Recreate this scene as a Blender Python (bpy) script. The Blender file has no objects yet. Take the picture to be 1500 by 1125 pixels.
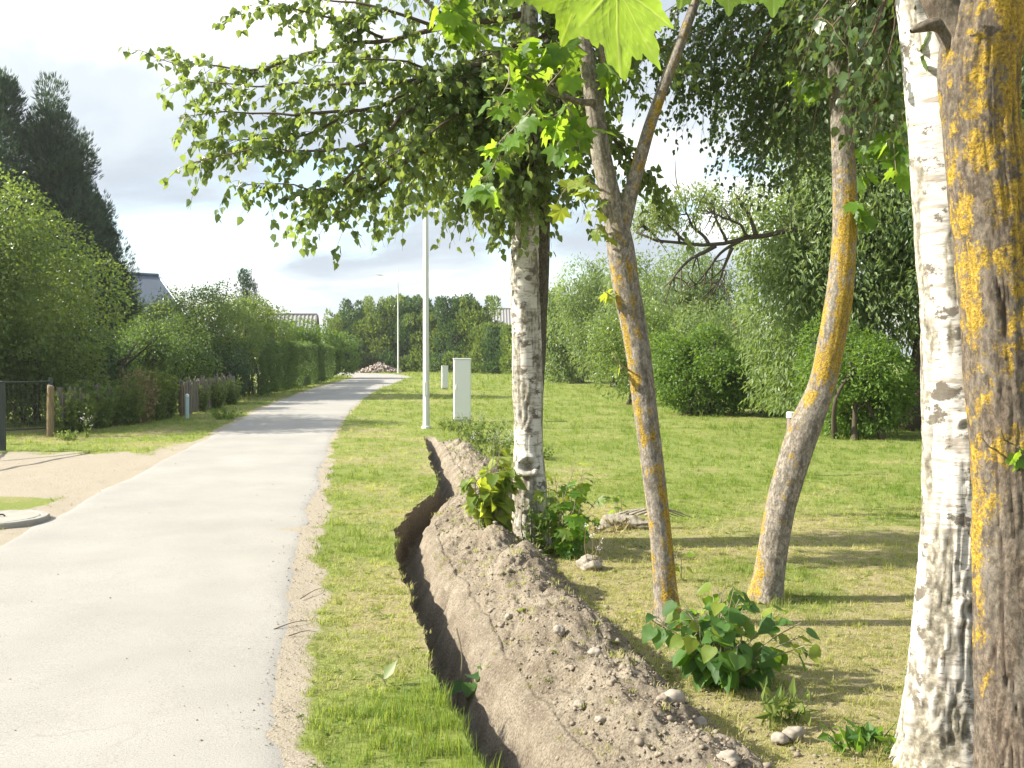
import bpy, math, random
import numpy as np
from mathutils import Vector

SC = bpy.context.scene
COL = SC.collection
random.seed(7)
RNG = np.random.default_rng(11)
PI = math.pi

# ------------------------------------------------------------------ camera
F_PX, CAM_Z = 1450.0, 1.6
PITCH = math.atan(44.5 / F_PX)
cd = bpy.data.cameras.new('camera')
cd.sensor_width = 36.0
cd.lens = 36.0 * F_PX / 1500.0
cd.clip_start = 0.05
cd.clip_end = 2000
cam = bpy.data.objects.new('camera', cd)
COL.objects.link(cam)
cam.location = (0, 0, CAM_Z)
cam.rotation_euler = (PI / 2 - PITCH, 0, 0)
SC.camera = cam

# ------------------------------------------------------------------ light, sky, exposure
SUN_EL = math.radians(33)
SUN_AZ = math.radians(-92)            # from +Y, negative is to the left
SUN_DIR = Vector((math.sin(SUN_AZ) * math.cos(SUN_EL), math.cos(SUN_AZ) * math.cos(SUN_EL), math.sin(SUN_EL)))
sl = bpy.data.lights.new('sun', 'SUN')
sl.energy = 4.6
sl.angle = math.radians(0.5)
sl.color = (1.0, 0.93, 0.80)
sun = bpy.data.objects.new('sun', sl)
COL.objects.link(sun)
sun.rotation_euler = SUN_DIR.to_track_quat('Z', 'Y').to_euler()
sun.location = (-20, 10, 30)

W = bpy.data.worlds.new('World')
SC.world = W
W.use_nodes = True
wn, wl = W.node_tree.nodes, W.node_tree.links
wn.clear()


def N(nodes, t, **kw):
    n = nodes.new(t)
    for k, v in kw.items():
        setattr(n, k, v)
    return n


def build_world():
    out = N(wn, 'ShaderNodeOutputWorld')
    bg = N(wn, 'ShaderNodeBackground')
    bg.inputs['Strength'].default_value = 0.115
    sky = N(wn, 'ShaderNodeTexSky', sky_type='NISHITA')
    sky.sun_disc = False
    sky.sun_elevation = SUN_EL
    sky.sun_rotation = SUN_AZ
    sky.dust_density = 1.5
    tc = N(wn, 'ShaderNodeTexCoord')
    sep = N(wn, 'ShaderNodeSeparateXYZ')
    wl.new(tc.outputs['Generated'], sep.inputs[0])
    den = N(wn, 'ShaderNodeMath', operation='ADD')
    mx = N(wn, 'ShaderNodeMath', operation='MAXIMUM')
    wl.new(sep.outputs['Z'], mx.inputs[0]); mx.inputs[1].default_value = 0.0
    wl.new(mx.outputs[0], den.inputs[0]); den.inputs[1].default_value = 0.22
    cmb = N(wn, 'ShaderNodeCombineXYZ')
    for i, ax in enumerate('XY'):
        d = N(wn, 'ShaderNodeMath', operation='DIVIDE')
        wl.new(sep.outputs[ax], d.inputs[0]); wl.new(den.outputs[0], d.inputs[1])
        wl.new(d.outputs[0], cmb.inputs[i])
    cmb.inputs[2].default_value = 3.7

    def noise(scale, detail, rough, dist=0.0, off=0.0):
        n = N(wn, 'ShaderNodeTexNoise')
        n.inputs['Scale'].default_value = scale
        n.inputs['Detail'].default_value = detail
        n.inputs['Roughness'].default_value = rough
        n.inputs['Distortion'].default_value = dist
        m = N(wn, 'ShaderNodeMapping')
        m.inputs['Location'].default_value = (off, off * .6, 0)
        wl.new(cmb.outputs[0], m.inputs[0]); wl.new(m.outputs[0], n.inputs['Vector'])
        return n

    def ramp(src, stops):
        r = N(wn, 'ShaderNodeValToRGB')
        r.color_ramp.interpolation = 'EASE'
        while len(r.color_ramp.elements) < len(stops):
            r.color_ramp.elements.new(0.5)
        for e, (p, c) in zip(r.color_ramp.elements, stops):
            e.position = p; e.color = (*c, 1)
        wl.new(src, r.inputs[0])
        return r

    cover = ramp(noise(1.1, 8, .55, .3, 2.3).outputs['Fac'], [(0.36, (0, 0, 0)), (0.50, (1, 1, 1))])
    shade = ramp(noise(0.85, 7, .52, .4, 0.35).outputs['Fac'], [(0.40, (2.15, 2.42, 2.72)), (0.51, (2.75, 3.0, 3.2)), (0.61, (5.0, 5.1, 5.1))])
    # forward scattering: clouds are brighter towards the sun
    sd = N(wn, 'ShaderNodeVectorMath', operation='DOT_PRODUCT')
    wl.new(tc.outputs['Generated'], sd.inputs[0]); sd.inputs[1].default_value = SUN_DIR
    sm = N(wn, 'ShaderNodeMapRange', interpolation_type='SMOOTHSTEP')
    wl.new(sd.outputs['Value'], sm.inputs[0])
    sm.inputs[1].default_value = 0.55; sm.inputs[2].default_value = 1.0
    sm.inputs[3].default_value = 1.0; sm.inputs[4].default_value = 1.7
    mulc = N(wn, 'ShaderNodeVectorMath', operation='SCALE')
    wl.new(shade.outputs[0], mulc.inputs[0]); wl.new(sm.outputs[0], mulc.inputs['Scale'])
    mix = N(wn, 'ShaderNodeMix', data_type='RGBA')
    wl.new(cover.outputs[0], mix.inputs[0]); wl.new(sky.outputs[0], mix.inputs[6]); wl.new(mulc.outputs[0], mix.inputs[7])
    wl.new(mix.outputs[2], bg.inputs['Color'])
    wl.new(bg.outputs[0], out.inputs[0])


build_world()
SC.view_settings.view_transform = 'Standard'
SC.view_settings.look = 'None'
SC.view_settings.gamma = 1.0
SC.view_settings.use_curve_mapping = False
SC.view_settings.exposure = 1.45
try:
    SC.cycles.max_bounces = 8
    SC.cycles.diffuse_bounces = 3
    SC.cycles.glossy_bounces = 2
    SC.cycles.transmission_bounces = 4
    SC.cycles.transparent_max_bounces = 4
    SC.cycles.use_denoising = True
except Exception:
    pass

# ------------------------------------------------------------------ helpers
CT, ST = math.cos(PITCH), math.sin(PITCH)


def at(px, py, Y):
    """The point at distance Y in front of the camera that stands at photo pixel (px, py)."""
    x, y = (px - 750) / F_PX, -(py - 562.5) / F_PX
    v = (x, CT + y * ST, -ST + y * CT)
    k = Y / v[1]
    return (v[0] * k, Y, CAM_Z + v[2] * k)


def _hash(i, j, k, seed):
    h = (i.astype(np.uint32) * np.uint32(374761393) + j.astype(np.uint32) * np.uint32(668265263)
         + k.astype(np.uint32) * np.uint32(2246822519) + np.uint32(seed * 3266489917 % 4294967296))
    h ^= h >> np.uint32(13); h *= np.uint32(1274126177); h ^= h >> np.uint32(16)
    return (h & np.uint32(0xFFFFFF)).astype(np.float64) / 16777215.0


def vnoise(p, seed=0):
    p = np.asarray(p, float)
    if p.shape[-1] == 2:
        p = np.concatenate([p, np.zeros(p.shape[:-1] + (1,))], -1)
    f0 = np.floor(p); t = p - f0; t = t * t * (3 - 2 * t)
    i = f0.astype(np.int64)
    r = 0
    for a in (0, 1):
        for b in (0, 1):
            for c in (0, 1):
                w = (t[..., 0] if a else 1 - t[..., 0]) * (t[..., 1] if b else 1 - t[..., 1]) * (t[..., 2] if c else 1 - t[..., 2])
                r = r + w * _hash(i[..., 0] + a, i[..., 1] + b, i[..., 2] + c, seed)
    return r


def fbm(p, oct=4, seed=0):
    p = np.asarray(p, float); s = 0; a = .5; tot = 0
    for o in range(oct):
        s = s + a * vnoise(p * 2 ** o + 17.3 * o, seed + o); tot += a; a *= .5
    return s / tot


def sstep(a, b, x):
    t = np.clip((x - a) / (b - a), 0, 1)
    return t * t * (3 - 2 * t)


def nrm(v):
    return v / np.maximum(np.linalg.norm(v, axis=-1, keepdims=True), 1e-9)


def mesh_np(name, V, Fs, mats=(), attrs=None, smooth=False, mat_index=None):
    """Fs: list of (n,k) int arrays."""
    me = bpy.data.meshes.new(name)
    V = np.asarray(V, np.float32)
    me.vertices.add(len(V)); me.vertices.foreach_set('co', V.ravel())
    Fs = [np.asarray(f, np.int32) for f in Fs if len(f)]
    nl = sum(f.size for f in Fs); nf = sum(len(f) for f in Fs)
    me.loops.add(nl); me.polygons.add(nf)
    me.loops.foreach_set('vertex_index', np.concatenate([f.ravel() for f in Fs]))
    tot = np.concatenate([np.full(len(f), f.shape[1], np.int32) for f in Fs])
    st = np.concatenate([[0], np.cumsum(tot)[:-1]]).astype(np.int32)
    me.polygons.foreach_set('loop_start', st)
    try:
        me.polygons.foreach_set('loop_total', tot)
    except Exception:
        pass
    if mat_index is not None:
        me.polygons.foreach_set('material_index', np.asarray(mat_index, np.int32))
    me.polygons.foreach_set('use_smooth', np.full(nf, bool(smooth)))
    me.update(calc_edges=True)
    for k, v in (attrs or {}).items():
        v = np.asarray(v, np.float32)
        if v.ndim == 1:
            me.attributes.new(k, 'FLOAT', 'POINT').data.foreach_set('value', v)
        else:
            me.attributes.new(k, 'FLOAT_VECTOR', 'POINT').data.foreach_set('vector', v.ravel())
    for m in mats:
        me.materials.append(m)
    return me


def wloc(o):
    v = Vector((0, 0, 0))
    while o is not None:
        v = v + o.location; o = o.parent
    return np.array(v)


def tag(o, label=None, cat=None, group=None, kind=None):
    if label: o['label'] = label
    if cat: o['category'] = cat
    if group: o['group'] = group
    if kind: o['kind'] = kind
    return o


def obj(name, V, Fs, mat, parent=None, attrs=None, smooth=False, mat_index=None, origin=None):
    """One mesh object from world-space vertices."""
    V = np.asarray(V, float)
    off = wloc(parent) if parent is not None else np.zeros(3)
    loc = np.zeros(3) if origin is None else np.asarray(origin, float) - off
    mats = mat if isinstance(mat, (list, tuple)) else [mat]
    me = mesh_np(name, V - off - loc, Fs, mats, attrs, smooth, mat_index)
    o = bpy.data.objects.new(name, me)
    COL.objects.link(o)
    o.location = loc
    if parent is not None:
        o.parent = parent
    return o


def thing(name, loc, label, cat, group=None):
    o = bpy.data.objects.new(name, None)
    o.empty_display_size = .2
    COL.objects.link(o)
    o.location = loc
    return tag(o, label, cat, group)


def link_mesh(name, me, loc, rot, scale, parent):
    o = bpy.data.objects.new(name, me)
    COL.objects.link(o)
    o.parent = parent
    o.location = np.asarray(loc) - wloc(parent)
    o.rotation_mode = 'QUATERNION'
    o.rotation_quaternion = rot
    o.scale = (scale,) * 3
    return o


def copy_tree(o, parent=None):
    c = o.copy(); COL.objects.link(c)
    if parent is not None: c.parent = parent
    for ch in list(o.children): copy_tree(ch, c)
    return c


class MB:
    """Collects shapes, then links them as ONE mesh."""
    def __init__(s): s.V = []; s.F = {}; s.n = 0
    def add(s, V, Fs):
        V = np.asarray(V, float)
        for f in Fs:
            f = np.asarray(f, int)
            if len(f): s.F.setdefault(f.shape[1], []).append(f + s.n)
        s.V.append(V); s.n += len(V); return s
    def data(s): return np.concatenate(s.V), [np.concatenate(v) for v in s.F.values()]
    def build(s, name, mat, parent=None, smooth=False, origin=None):
        V, Fs = s.data(); return obj(name, V, Fs, mat, parent, smooth=smooth, origin=origin)
    def box(s, c, d, rz=0, bev=0.0, tilt=None):
        x, y, z = [v / 2 for v in d]
        b = min(bev, x * .9, y * .9, z * .9)
        if b <= 0:
            V = np.array([(i * x, j * y, k * z) for k in (-1, 1) for j in (-1, 1) for i in (-1, 1)], float)
            F = [[0, 2, 3, 1], [4, 5, 7, 6], [0, 1, 5, 4], [2, 6, 7, 3], [0, 4, 6, 2], [1, 3, 7, 5]]
        else:
            ring = lambda X, Yy, z_: [(-X, -Yy, z_), (X, -Yy, z_), (X, Yy, z_), (-X, Yy, z_)]
            def ch(z_, e):   # chamfered rectangle
                return [(-x + b + e, -y + e, z_), (x - b - e, -y + e, z_), (x - e, -y + b + e, z_), (x - e, y - b - e, z_),
                        (x - b - e, y - e, z_), (-x + b + e, y - e, z_), (-x + e, y - b - e, z_), (-x + e, -y + b + e, z_)]
            V = np.array(ch(-z, b * .6) + ch(-z + b, 0) + ch(z - b, 0) + ch(z, b * .6), float)
            F = []
            for r in range(3):
                for i in range(8):
                    F.append([r * 8 + i, r * 8 + (i + 1) % 8, r * 8 + 8 + (i + 1) % 8, r * 8 + 8 + i])
            q = lambda o: [[o, o + 1, o + 2, o + 3], [o, o + 3, o + 4, o + 7], [o + 4, o + 5, o + 6, o + 7]]
            F += [f[::-1] for f in q(0)] + q(24)
        if tilt is not None:
            V = V @ np.asarray(tilt).T
        ca, sa = math.cos(rz), math.sin(rz)
        V = V @ np.array([[ca, sa, 0], [-sa, ca, 0], [0, 0, 1]])
        return s.add(V + np.asarray(c), [F])
    def tube(s, P, R, n=8, cap=True):
        V, Fq = tube_vf(P, R, n)
        m = len(P)
        s.add(V, [Fq])
        if cap:
            k = s.n - len(V)
            s.F.setdefault(n, []).append(np.array([list(range(n))[::-1]]) + k)
            s.F.setdefault(n, []).append(np.array([[(m - 1) * n + i for i in range(n)]]) + k)
        return s


def frames(P):
    P = np.asarray(P, float)
    T = nrm(np.gradient(P, axis=0))
    ref = np.array([1.0, 0, 0]) if abs(T[0, 0]) < .8 else np.array([0, 1.0, 0])
    A = np.zeros_like(P); B = np.zeros_like(P)
    a = ref
    for i in range(len(P)):
        a = a - T[i] * (a @ T[i]); a = a / max(np.linalg.norm(a), 1e-9)
        A[i] = a; B[i] = np.cross(T[i], a)
    return T, A, B


def tube_vf(P, R, n):
    P = np.asarray(P, float); m = len(P)
    R = np.broadcast_to(np.asarray(R, float), (m,))
    T, A, B = frames(P)
    an = np.arange(n) * 2 * PI / n
    V = P[:, None] + R[:, None, None] * (np.cos(an)[None, :, None] * A[:, None] + np.sin(an)[None, :, None] * B[:, None])
    i = np.arange(m - 1)[:, None] * n; j = np.arange(n)[None]; j2 = (j + 1) % n
    F = np.stack([i + j, i + j2, i + n + j2, i + n + j], -1).reshape(-1, 4)
    return V.reshape(-1, 3), F


def spline(P, n):
    """Catmull-Rom through P (any number of columns), n samples evenly spread."""
    P = np.asarray(P, float)
    if len(P) == 2:
        t = np.linspace(0, 1, n)[:, None]
        return P[0] * (1 - t) + P[1] * t
    Q = np.vstack([2 * P[0] - P[1], P, 2 * P[-1] - P[-2]])
    out = []
    for k in range(len(P) - 1):
        t = np.linspace(0, 1, 20, endpoint=False)[:, None]
        a, b, c, d = Q[k:k + 4]
        out.append(.5 * ((2 * b) + (-a + c) * t + (2 * a - 5 * b + 4 * c - d) * t ** 2 + (-a + 3 * b - 3 * c + d) * t ** 3))
    out = np.vstack(out + [P[-1:]])
    s = np.concatenate([[0], np.cumsum(np.linalg.norm(np.diff(out[:, :3], axis=0), axis=1))])
    return np.stack([np.interp(np.linspace(0, s[-1], n), s, out[:, c]) for c in range(P.shape[1])], 1)


# ------------------------------------------------------------------ materials
def mat_new(name):
    m = bpy.data.materials.new(name)
    m.use_nodes = True
    m.node_tree.nodes.clear()
    return m, m.node_tree.nodes, m.node_tree.links


def noise_node(nd, lk, vec, scale, detail=4, rough=.55, mapping=None):
    n = N(nd, 'ShaderNodeTexNoise')
    n.inputs['Scale'].default_value = scale; n.inputs['Detail'].default_value = detail; n.inputs['Roughness'].default_value = rough
    if mapping:
        mp = N(nd, 'ShaderNodeMapping'); mp.inputs['Scale'].default_value = mapping
        lk.new(vec, mp.inputs[0]); vec = mp.outputs[0]
    lk.new(vec, n.inputs['Vector'])
    return n.outputs['Fac']


def ramp_node(nd, lk, src, stops):
    r = N(nd, 'ShaderNodeValToRGB')
    while len(r.color_ramp.elements) < len(stops):
        r.color_ramp.elements.new(.5)
    for e, (p, c) in zip(r.color_ramp.elements, stops):
        e.position = p
        e.color = (*c, 1) if hasattr(c, '__len__') else (c, c, c, 1)
    lk.new(src, r.inputs[0])
    return r.outputs[0]


def mix_node(nd, lk, fac, a, b, blend='MIX'):
    m = N(nd, 'ShaderNodeMix', data_type='RGBA', blend_type=blend)
    for sock, v in ((m.inputs[0], fac), (m.inputs[6], a), (m.inputs[7], b)):
        if isinstance(v, (int, float)): sock.default_value = v
        elif isinstance(v, tuple): sock.default_value = (*v, 1)
        else: lk.new(v, sock)
    return m.outputs[2]


def attr_node(nd, name, typ='GEOMETRY'):
    a = N(nd, 'ShaderNodeAttribute'); a.attribute_name = name; a.attribute_type = typ
    return a.outputs['Fac']


def finish(m, nd, lk, col, rough=.8, bump=None, bs=.5, bd=.01, spec=.3, metal=0):
    p = N(nd, 'ShaderNodeBsdfPrincipled')
    p.inputs['Roughness'].default_value = rough; p.inputs['Specular IOR Level'].default_value = spec
    p.inputs['Metallic'].default_value = metal
    if isinstance(col, tuple): p.inputs['Base Color'].default_value = (*col, 1)
    else: lk.new(col, p.inputs['Base Color'])
    if bump is not None:
        b = N(nd, 'ShaderNodeBump'); b.inputs['Strength'].default_value = bs; b.inputs['Distance'].default_value = bd
        lk.new(bump, b.inputs['Height']); lk.new(b.outputs[0], p.inputs['Normal'])
    o = N(nd, 'ShaderNodeOutputMaterial'); lk.new(p.outputs[0], o.inputs[0])
    return m


def leaf_mat(name, dark, light, trans, tfac=.4, rough=.45, spec=.4, instancer=False):
    m, nd, lk = mat_new(name)
    v = attr_node(nd, 'tint' if instancer else 'var', 'INSTANCER' if instancer else 'GEOMETRY')
    col = mix_node(nd, lk, v, dark, light)
    tcol = mix_node(nd, lk, v, tuple(c * .8 for c in trans), tuple(min(1, c * 1.15) for c in trans))
    p = N(nd, 'ShaderNodeBsdfPrincipled'); lk.new(col, p.inputs['Base Color'])
    p.inputs['Roughness'].default_value = rough; p.inputs['Specular IOR Level'].default_value = spec
    t = N(nd, 'ShaderNodeBsdfTranslucent'); lk.new(tcol, t.inputs['Color'])
    s = N(nd, 'ShaderNodeMixShader'); s.inputs[0].default_value = tfac
    lk.new(p.outputs[0], s.inputs[1]); lk.new(t.outputs[0], s.inputs[2])
    o = N(nd, 'ShaderNodeOutputMaterial'); lk.new(s.outputs[0], o.inputs[0])
    return m


M = {}
M['birch_leaf'] = leaf_mat('birch_leaf', (.06, .11, .03), (.13, .19, .06), (.36, .46, .08), .42, .36, .5)
M['maple_leaf'] = leaf_mat('maple_leaf', (.05, .12, .015), (.09, .19, .025), (.36, .54, .035), .5, .45, .35)
M['pale_leaf'] = leaf_mat('pale_leaf', (.10, .17, .025), (.19, .24, .04), (.50, .58, .05), .5, .45, .35)
M['shrub_leaf'] = leaf_mat('shrub_leaf', (.035, .09, .025), (.07, .15, .03), (.28, .48, .035), .42, .55, .3)
M['willow_leaf'] = leaf_mat('willow_leaf', (.085, .135, .045), (.165, .22, .08), (.34, .45, .09), .42, .45, .4)
M['bough_leaf'] = leaf_mat('bough_leaf', (.14, .19, .06), (.25, .30, .11), (.46, .55, .13), .45, .45, .4)
M['shaded_leaf'] = leaf_mat('shaded_leaf', (.030, .062, .018), (.065, .11, .032), (.20, .29, .045), .26, .36, .5)  # darker birch leaf: shade of the right canopy put into the colour
M['bush_leaf'] = leaf_mat('bush_leaf', (.05, .10, .015), (.10, .17, .025), (.28, .44, .04), .36, .5, .35)
M['garden_leaf'] = leaf_mat('garden_leaf', (.052, .095, .02), (.125, .18, .04), (.32, .43, .055), .34, .4, .45)
M['dark_leaf'] = leaf_mat('dark_leaf', (.025, .06, .022), (.055, .10, .035), (.14, .26, .05), .3, .45, .4)
M['thuja_leaf'] = leaf_mat('thuja_leaf', (.022, .048, .024), (.048, .080, .038), (.07, .13, .05), .25, .55, .35)
M['hedge_leaf'] = leaf_mat('hedge_leaf', (.040, .08, .02), (.085, .135, .032), (.22, .34, .05), .32, .5, .35)
M['weed_leaf'] = leaf_mat('weed_leaf', (.07, .12, .025), (.17, .20, .06), (.32, .42, .07), .4, .6, .25)
M['straw'] = leaf_mat('straw', (.22, .18, .08), (.34, .29, .15), (.38, .32, .14), .3, .7, .2)
M['grass'] = leaf_mat('grass', (.10, .19, .022), (.38, .325, .16), (.44, .53, .08), .46, .55, .3, instancer=True)
M['petal'] = leaf_mat('petal', (.7, .68, .66), (.75, .6, .72), (.6, .6, .55), .3, .6, .2)


def plain(name, col, rough=.6, spec=.3, metal=0, wear=.12, scale=6.0, bump=.15):
    m, nd, lk = mat_new(name)
    tc = N(nd, 'ShaderNodeTexCoord').outputs['Object']
    f = noise_node(nd, lk, tc, scale, 6, .6)
    c = mix_node(nd, lk, f, tuple(v * (1 - wear) for v in col), tuple(min(1, v * (1 + wear)) for v in col))
    return finish(m, nd, lk, c, rough, f if bump else None, bump, .002, spec, metal)


M['galvanised'] = plain('galvanised', (.60, .61, .58), .6, .4, 0)
M['cabinet_paint'] = plain('cabinet_paint', (.74, .745, .73), .5, .35, 0, .02, 3, bump=0)
M['dark_metal'] = plain('dark_metal', (.025, .035, .03), .5, .4)
M['concrete'] = plain('concrete', (.30, .285, .25), .9, .2, 0, .25, 9)
M['stone'] = plain('stone', (.27, .24, .20), .85, .25, 0, .3, 14)
M['clod'] = plain('clod', (.225, .19, .148), .95, .1, 0, .25, 20)
M['twig'] = plain('twig', (.115, .085, .06), .85, .2, 0, .3, 20)
M['pale_twig'] = plain('pale_twig', (.22, .20, .13), .85, .2, 0, .2, 20)
M['bg_bark'] = plain('bg_bark', (.075, .06, .045), .9, .15, 0, .35, 5)
M['white_plastic'] = plain('white_plastic', (.7, .74, .75), .4, .4, 0, .03)
M['brown_plastic'] = plain('brown_plastic', (.16, .12, .10), .5, .35)
M['teal_paint'] = plain('teal_paint', (.40, .55, .56), .6, .3, 0, .2, 15)
M['roof_grey'] = plain('roof_grey', (.24, .235, .23), .85, .2, 0, .25, 1.5)
M['roof_blue'] = plain('roof_blue', (.095, .12, .155), .6, .35, 0, .12, 1.2)
M['render_wall'] = plain('render_wall', (.38, .34, .29), .9, .2, 0, .1, 2)
M['glass_dark'] = plain('glass_dark', (.03, .035, .04), .1, .6)
M['brick'] = plain('brick', (.33, .27, .235), .9, .2, 0, .4, 4)


def m_wood(name, a, b):
    m, nd, lk = mat_new(name)
    tc = N(nd, 'ShaderNodeTexCoord').outputs['Object']
    f = noise_node(nd, lk, tc, 5, 6, .65, (8, 8, .8))
    c = ramp_node(nd, lk, f, [(.3, a), (.7, b)])
    return finish(m, nd, lk, c, .9, f, .4, .006, .15)


M['old_wood'] = m_wood('old_wood', (.085, .075, .062), (.24, .21, .175))
M['post_wood'] = m_wood('post_wood', (.12, .09, .05), (.27, .21, .12))
M['log_wood'] = m_wood('log_wood', (.13, .115, .09), (.36, .33, .27))


def m_birch():
    m, nd, lk = mat_new('birch_bark')
    tc = N(nd, 'ShaderNodeTexCoord').outputs['Object']
    a1 = noise_node(nd, lk, tc, 6, 5, .6, (1.0, 1.0, 7.0))        # horizontal lenticels
    a2 = noise_node(nd, lk, tc, 20, 4, .6, (1.0, 1.0, 5.0))
    big = noise_node(nd, lk, tc, 5, 6, .65, (1.6, 1.6, 2.2))       # dark scars
    white = mix_node(nd, lk, noise_node(nd, lk, tc, 9, 5, .6, (1, 1, 4)), (.40, .375, .335), (.68, .66, .62))
    c = mix_node(nd, lk, ramp_node(nd, lk, a1, [(.51, 0), (.62, .85)]), white, (.26, .225, .185))
    c = mix_node(nd, lk, ramp_node(nd, lk, a2, [(.60, 0), (.67, .9)]), c, (.20, .17, .14))
    c = mix_node(nd, lk, ramp_node(nd, lk, big, [(.545, 0), (.585, .95)]), c, (.105, .09, .07))
    ck = attr_node(nd, 'crack')
    moss = noise_node(nd, lk, tc, 25, 5, .7)
    rough_col = ramp_node(nd, lk, moss, [(.35, (.075, .066, .052)), (.52, (.20, .18, .135)), (.68, (.42, .40, .34))])
    c = mix_node(nd, lk, ck, c, rough_col)
    h = mix_node(nd, lk, .5, a2, noise_node(nd, lk, tc, 60, 4, .7, (1, 1, 3)))
    return finish(m, nd, lk, c, .75, h, .5, .006, .25)


def m_maple_bark(name, thr, grey):
    m, nd, lk = mat_new(name)
    tc = N(nd, 'ShaderNodeTexCoord').outputs['Object']
    fine = noise_node(nd, lk, tc, 70, 8, .78, (1, 1, .55))
    mid = noise_node(nd, lk, tc, 9, 5, .6, (1, 1, .4))
    c = ramp_node(nd, lk, fine, [(.36, tuple(g * .35 for g in grey)), (.5, grey), (.64, tuple(g * 1.75 for g in grey))])
    c = mix_node(nd, lk, ramp_node(nd, lk, mid, [(.45, .0), (.7, .5)]), c, (.22, .21, .18))
    c = mix_node(nd, lk, ramp_node(nd, lk, noise_node(nd, lk, tc, 26, 7, .72, (1, 1, .7)), [(.40, .75), (.52, 0)]), c, tuple(g * .4 for g in grey))
    lic = noise_node(nd, lk, tc, 13, 10, .74, (1, 1, .8))
    la = attr_node(nd, 'lichen')
    s = N(nd, 'ShaderNodeMath', operation='ADD'); lk.new(lic, s.inputs[0]); lk.new(la, s.inputs[1])
    sp = N(nd, 'ShaderNodeMath', operation='MULTIPLY_ADD'); lk.new(noise_node(nd, lk, tc, 75, 6, .8), sp.inputs[0]); sp.inputs[1].default_value = .30; sp.inputs[2].default_value = -.15
    s0 = s; s = N(nd, 'ShaderNodeMath', operation='ADD'); lk.new(s0.outputs[0], s.inputs[0]); lk.new(sp.outputs[0], s.inputs[1])
    lf = ramp_node(nd, lk, s.outputs[0], [(thr - .02, 0), (thr + .01, .6), (thr + .06, .95)])
    lcol = ramp_node(nd, lk, noise_node(nd, lk, tc, 90, 5, .75), [(.36, (.14, .09, .014)), (.5, (.34, .22, .022)), (.64, (.50, .36, .07))])
    c = mix_node(nd, lk, lf, c, lcol)
    ck = attr_node(nd, 'crack')
    c = mix_node(nd, lk, ck, c, (.09, .068, .052))
    h = mix_node(nd, lk, lf, fine, noise_node(nd, lk, tc, 90, 3, .7))
    return finish(m, nd, lk, c, .9, h, .9, .012, .15)


M['birch_bark'] = m_birch()
M['maple_bark'] = m_maple_bark('maple_bark', .575, (.255, .225, .185))
M['old_maple_bark'] = m_maple_bark('old_maple_bark', .59, (.165, .132, .10))
M['grey_bark'] = m_maple_bark('grey_bark', .80, (.12, .105, .085))


def m_ground():
    m, nd, lk = mat_new('ground_turf')
    tc = N(nd, 'ShaderNodeTexCoord').outputs['Object']
    n1 = noise_node(nd, lk, tc, 3.5, 8, .65)
    n2 = noise_node(nd, lk, tc, 38, 6, .75)
    green = ramp_node(nd, lk, n2, [(.3, (.10, .13, .03)), (.5, (.18, .215, .055)), (.7, (.26, .28, .09))])
    dry = ramp_node(nd, lk, n2, [(.3, (.17, .14, .075)), (.5, (.29, .25, .13)), (.72, (.38, .335, .20))])
    sand = ramp_node(nd, lk, noise_node(nd, lk, tc, 120, 6, .85), [(.36, (.20, .17, .13)), (.5, (.325, .285, .22)), (.64, (.43, .385, .315))])
    s = N(nd, 'ShaderNodeMath', operation='MULTIPLY_ADD'); lk.new(n1, s.inputs[0]); s.inputs[1].default_value = .7; lk.new(attr_node(nd, 'dry'), s.inputs[2])
    c = mix_node(nd, lk, ramp_node(nd, lk, s.outputs[0], [(.55, 0), (.95, 1)]), green, dry)
    s2 = N(nd, 'ShaderNodeMath', operation='MULTIPLY_ADD'); lk.new(noise_node(nd, lk, tc, 9, 7, .7), s2.inputs[0]); s2.inputs[1].default_value = .5; lk.new(attr_node(nd, 'sand'), s2.inputs[2])
    c = mix_node(nd, lk, ramp_node(nd, lk, s2.outputs[0], [(.6, 0), (.85, 1)]), c, sand)
    return finish(m, nd, lk, c, .95, n2, .6, .03, .1)


def m_soil():
    m, nd, lk = mat_new('dug_soil')
    tc = N(nd, 'ShaderNodeTexCoord').outputs['Object']
    n1 = noise_node(nd, lk, tc, 4, 8, .65)
    n2 = noise_node(nd, lk, tc, 85, 8, .82)
    c = ramp_node(nd, lk, n1, [(.34, (.165, .136, .102)), (.5, (.235, .20, .152)), (.64, (.315, .275, .215))])
    c = mix_node(nd, lk, ramp_node(nd, lk, n2, [(.40, .9), (.5, 0)]), c, (.09, .07, .05))
    c = mix_node(nd, lk, ramp_node(nd, lk, n2, [(.54, 0), (.63, .85)]), c, (.40, .355, .28))
    h = mix_node(nd, lk, .5, n2, noise_node(nd, lk, tc, 22, 6, .7))
    return finish(m, nd, lk, c, .97, h, .9, .03, .08)


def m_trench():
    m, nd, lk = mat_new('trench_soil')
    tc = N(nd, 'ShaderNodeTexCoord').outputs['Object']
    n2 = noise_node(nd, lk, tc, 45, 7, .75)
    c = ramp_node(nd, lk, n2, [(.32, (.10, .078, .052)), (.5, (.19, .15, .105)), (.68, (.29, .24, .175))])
    return finish(m, nd, lk, c, .97, n2, .9, .03, .08)


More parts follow.
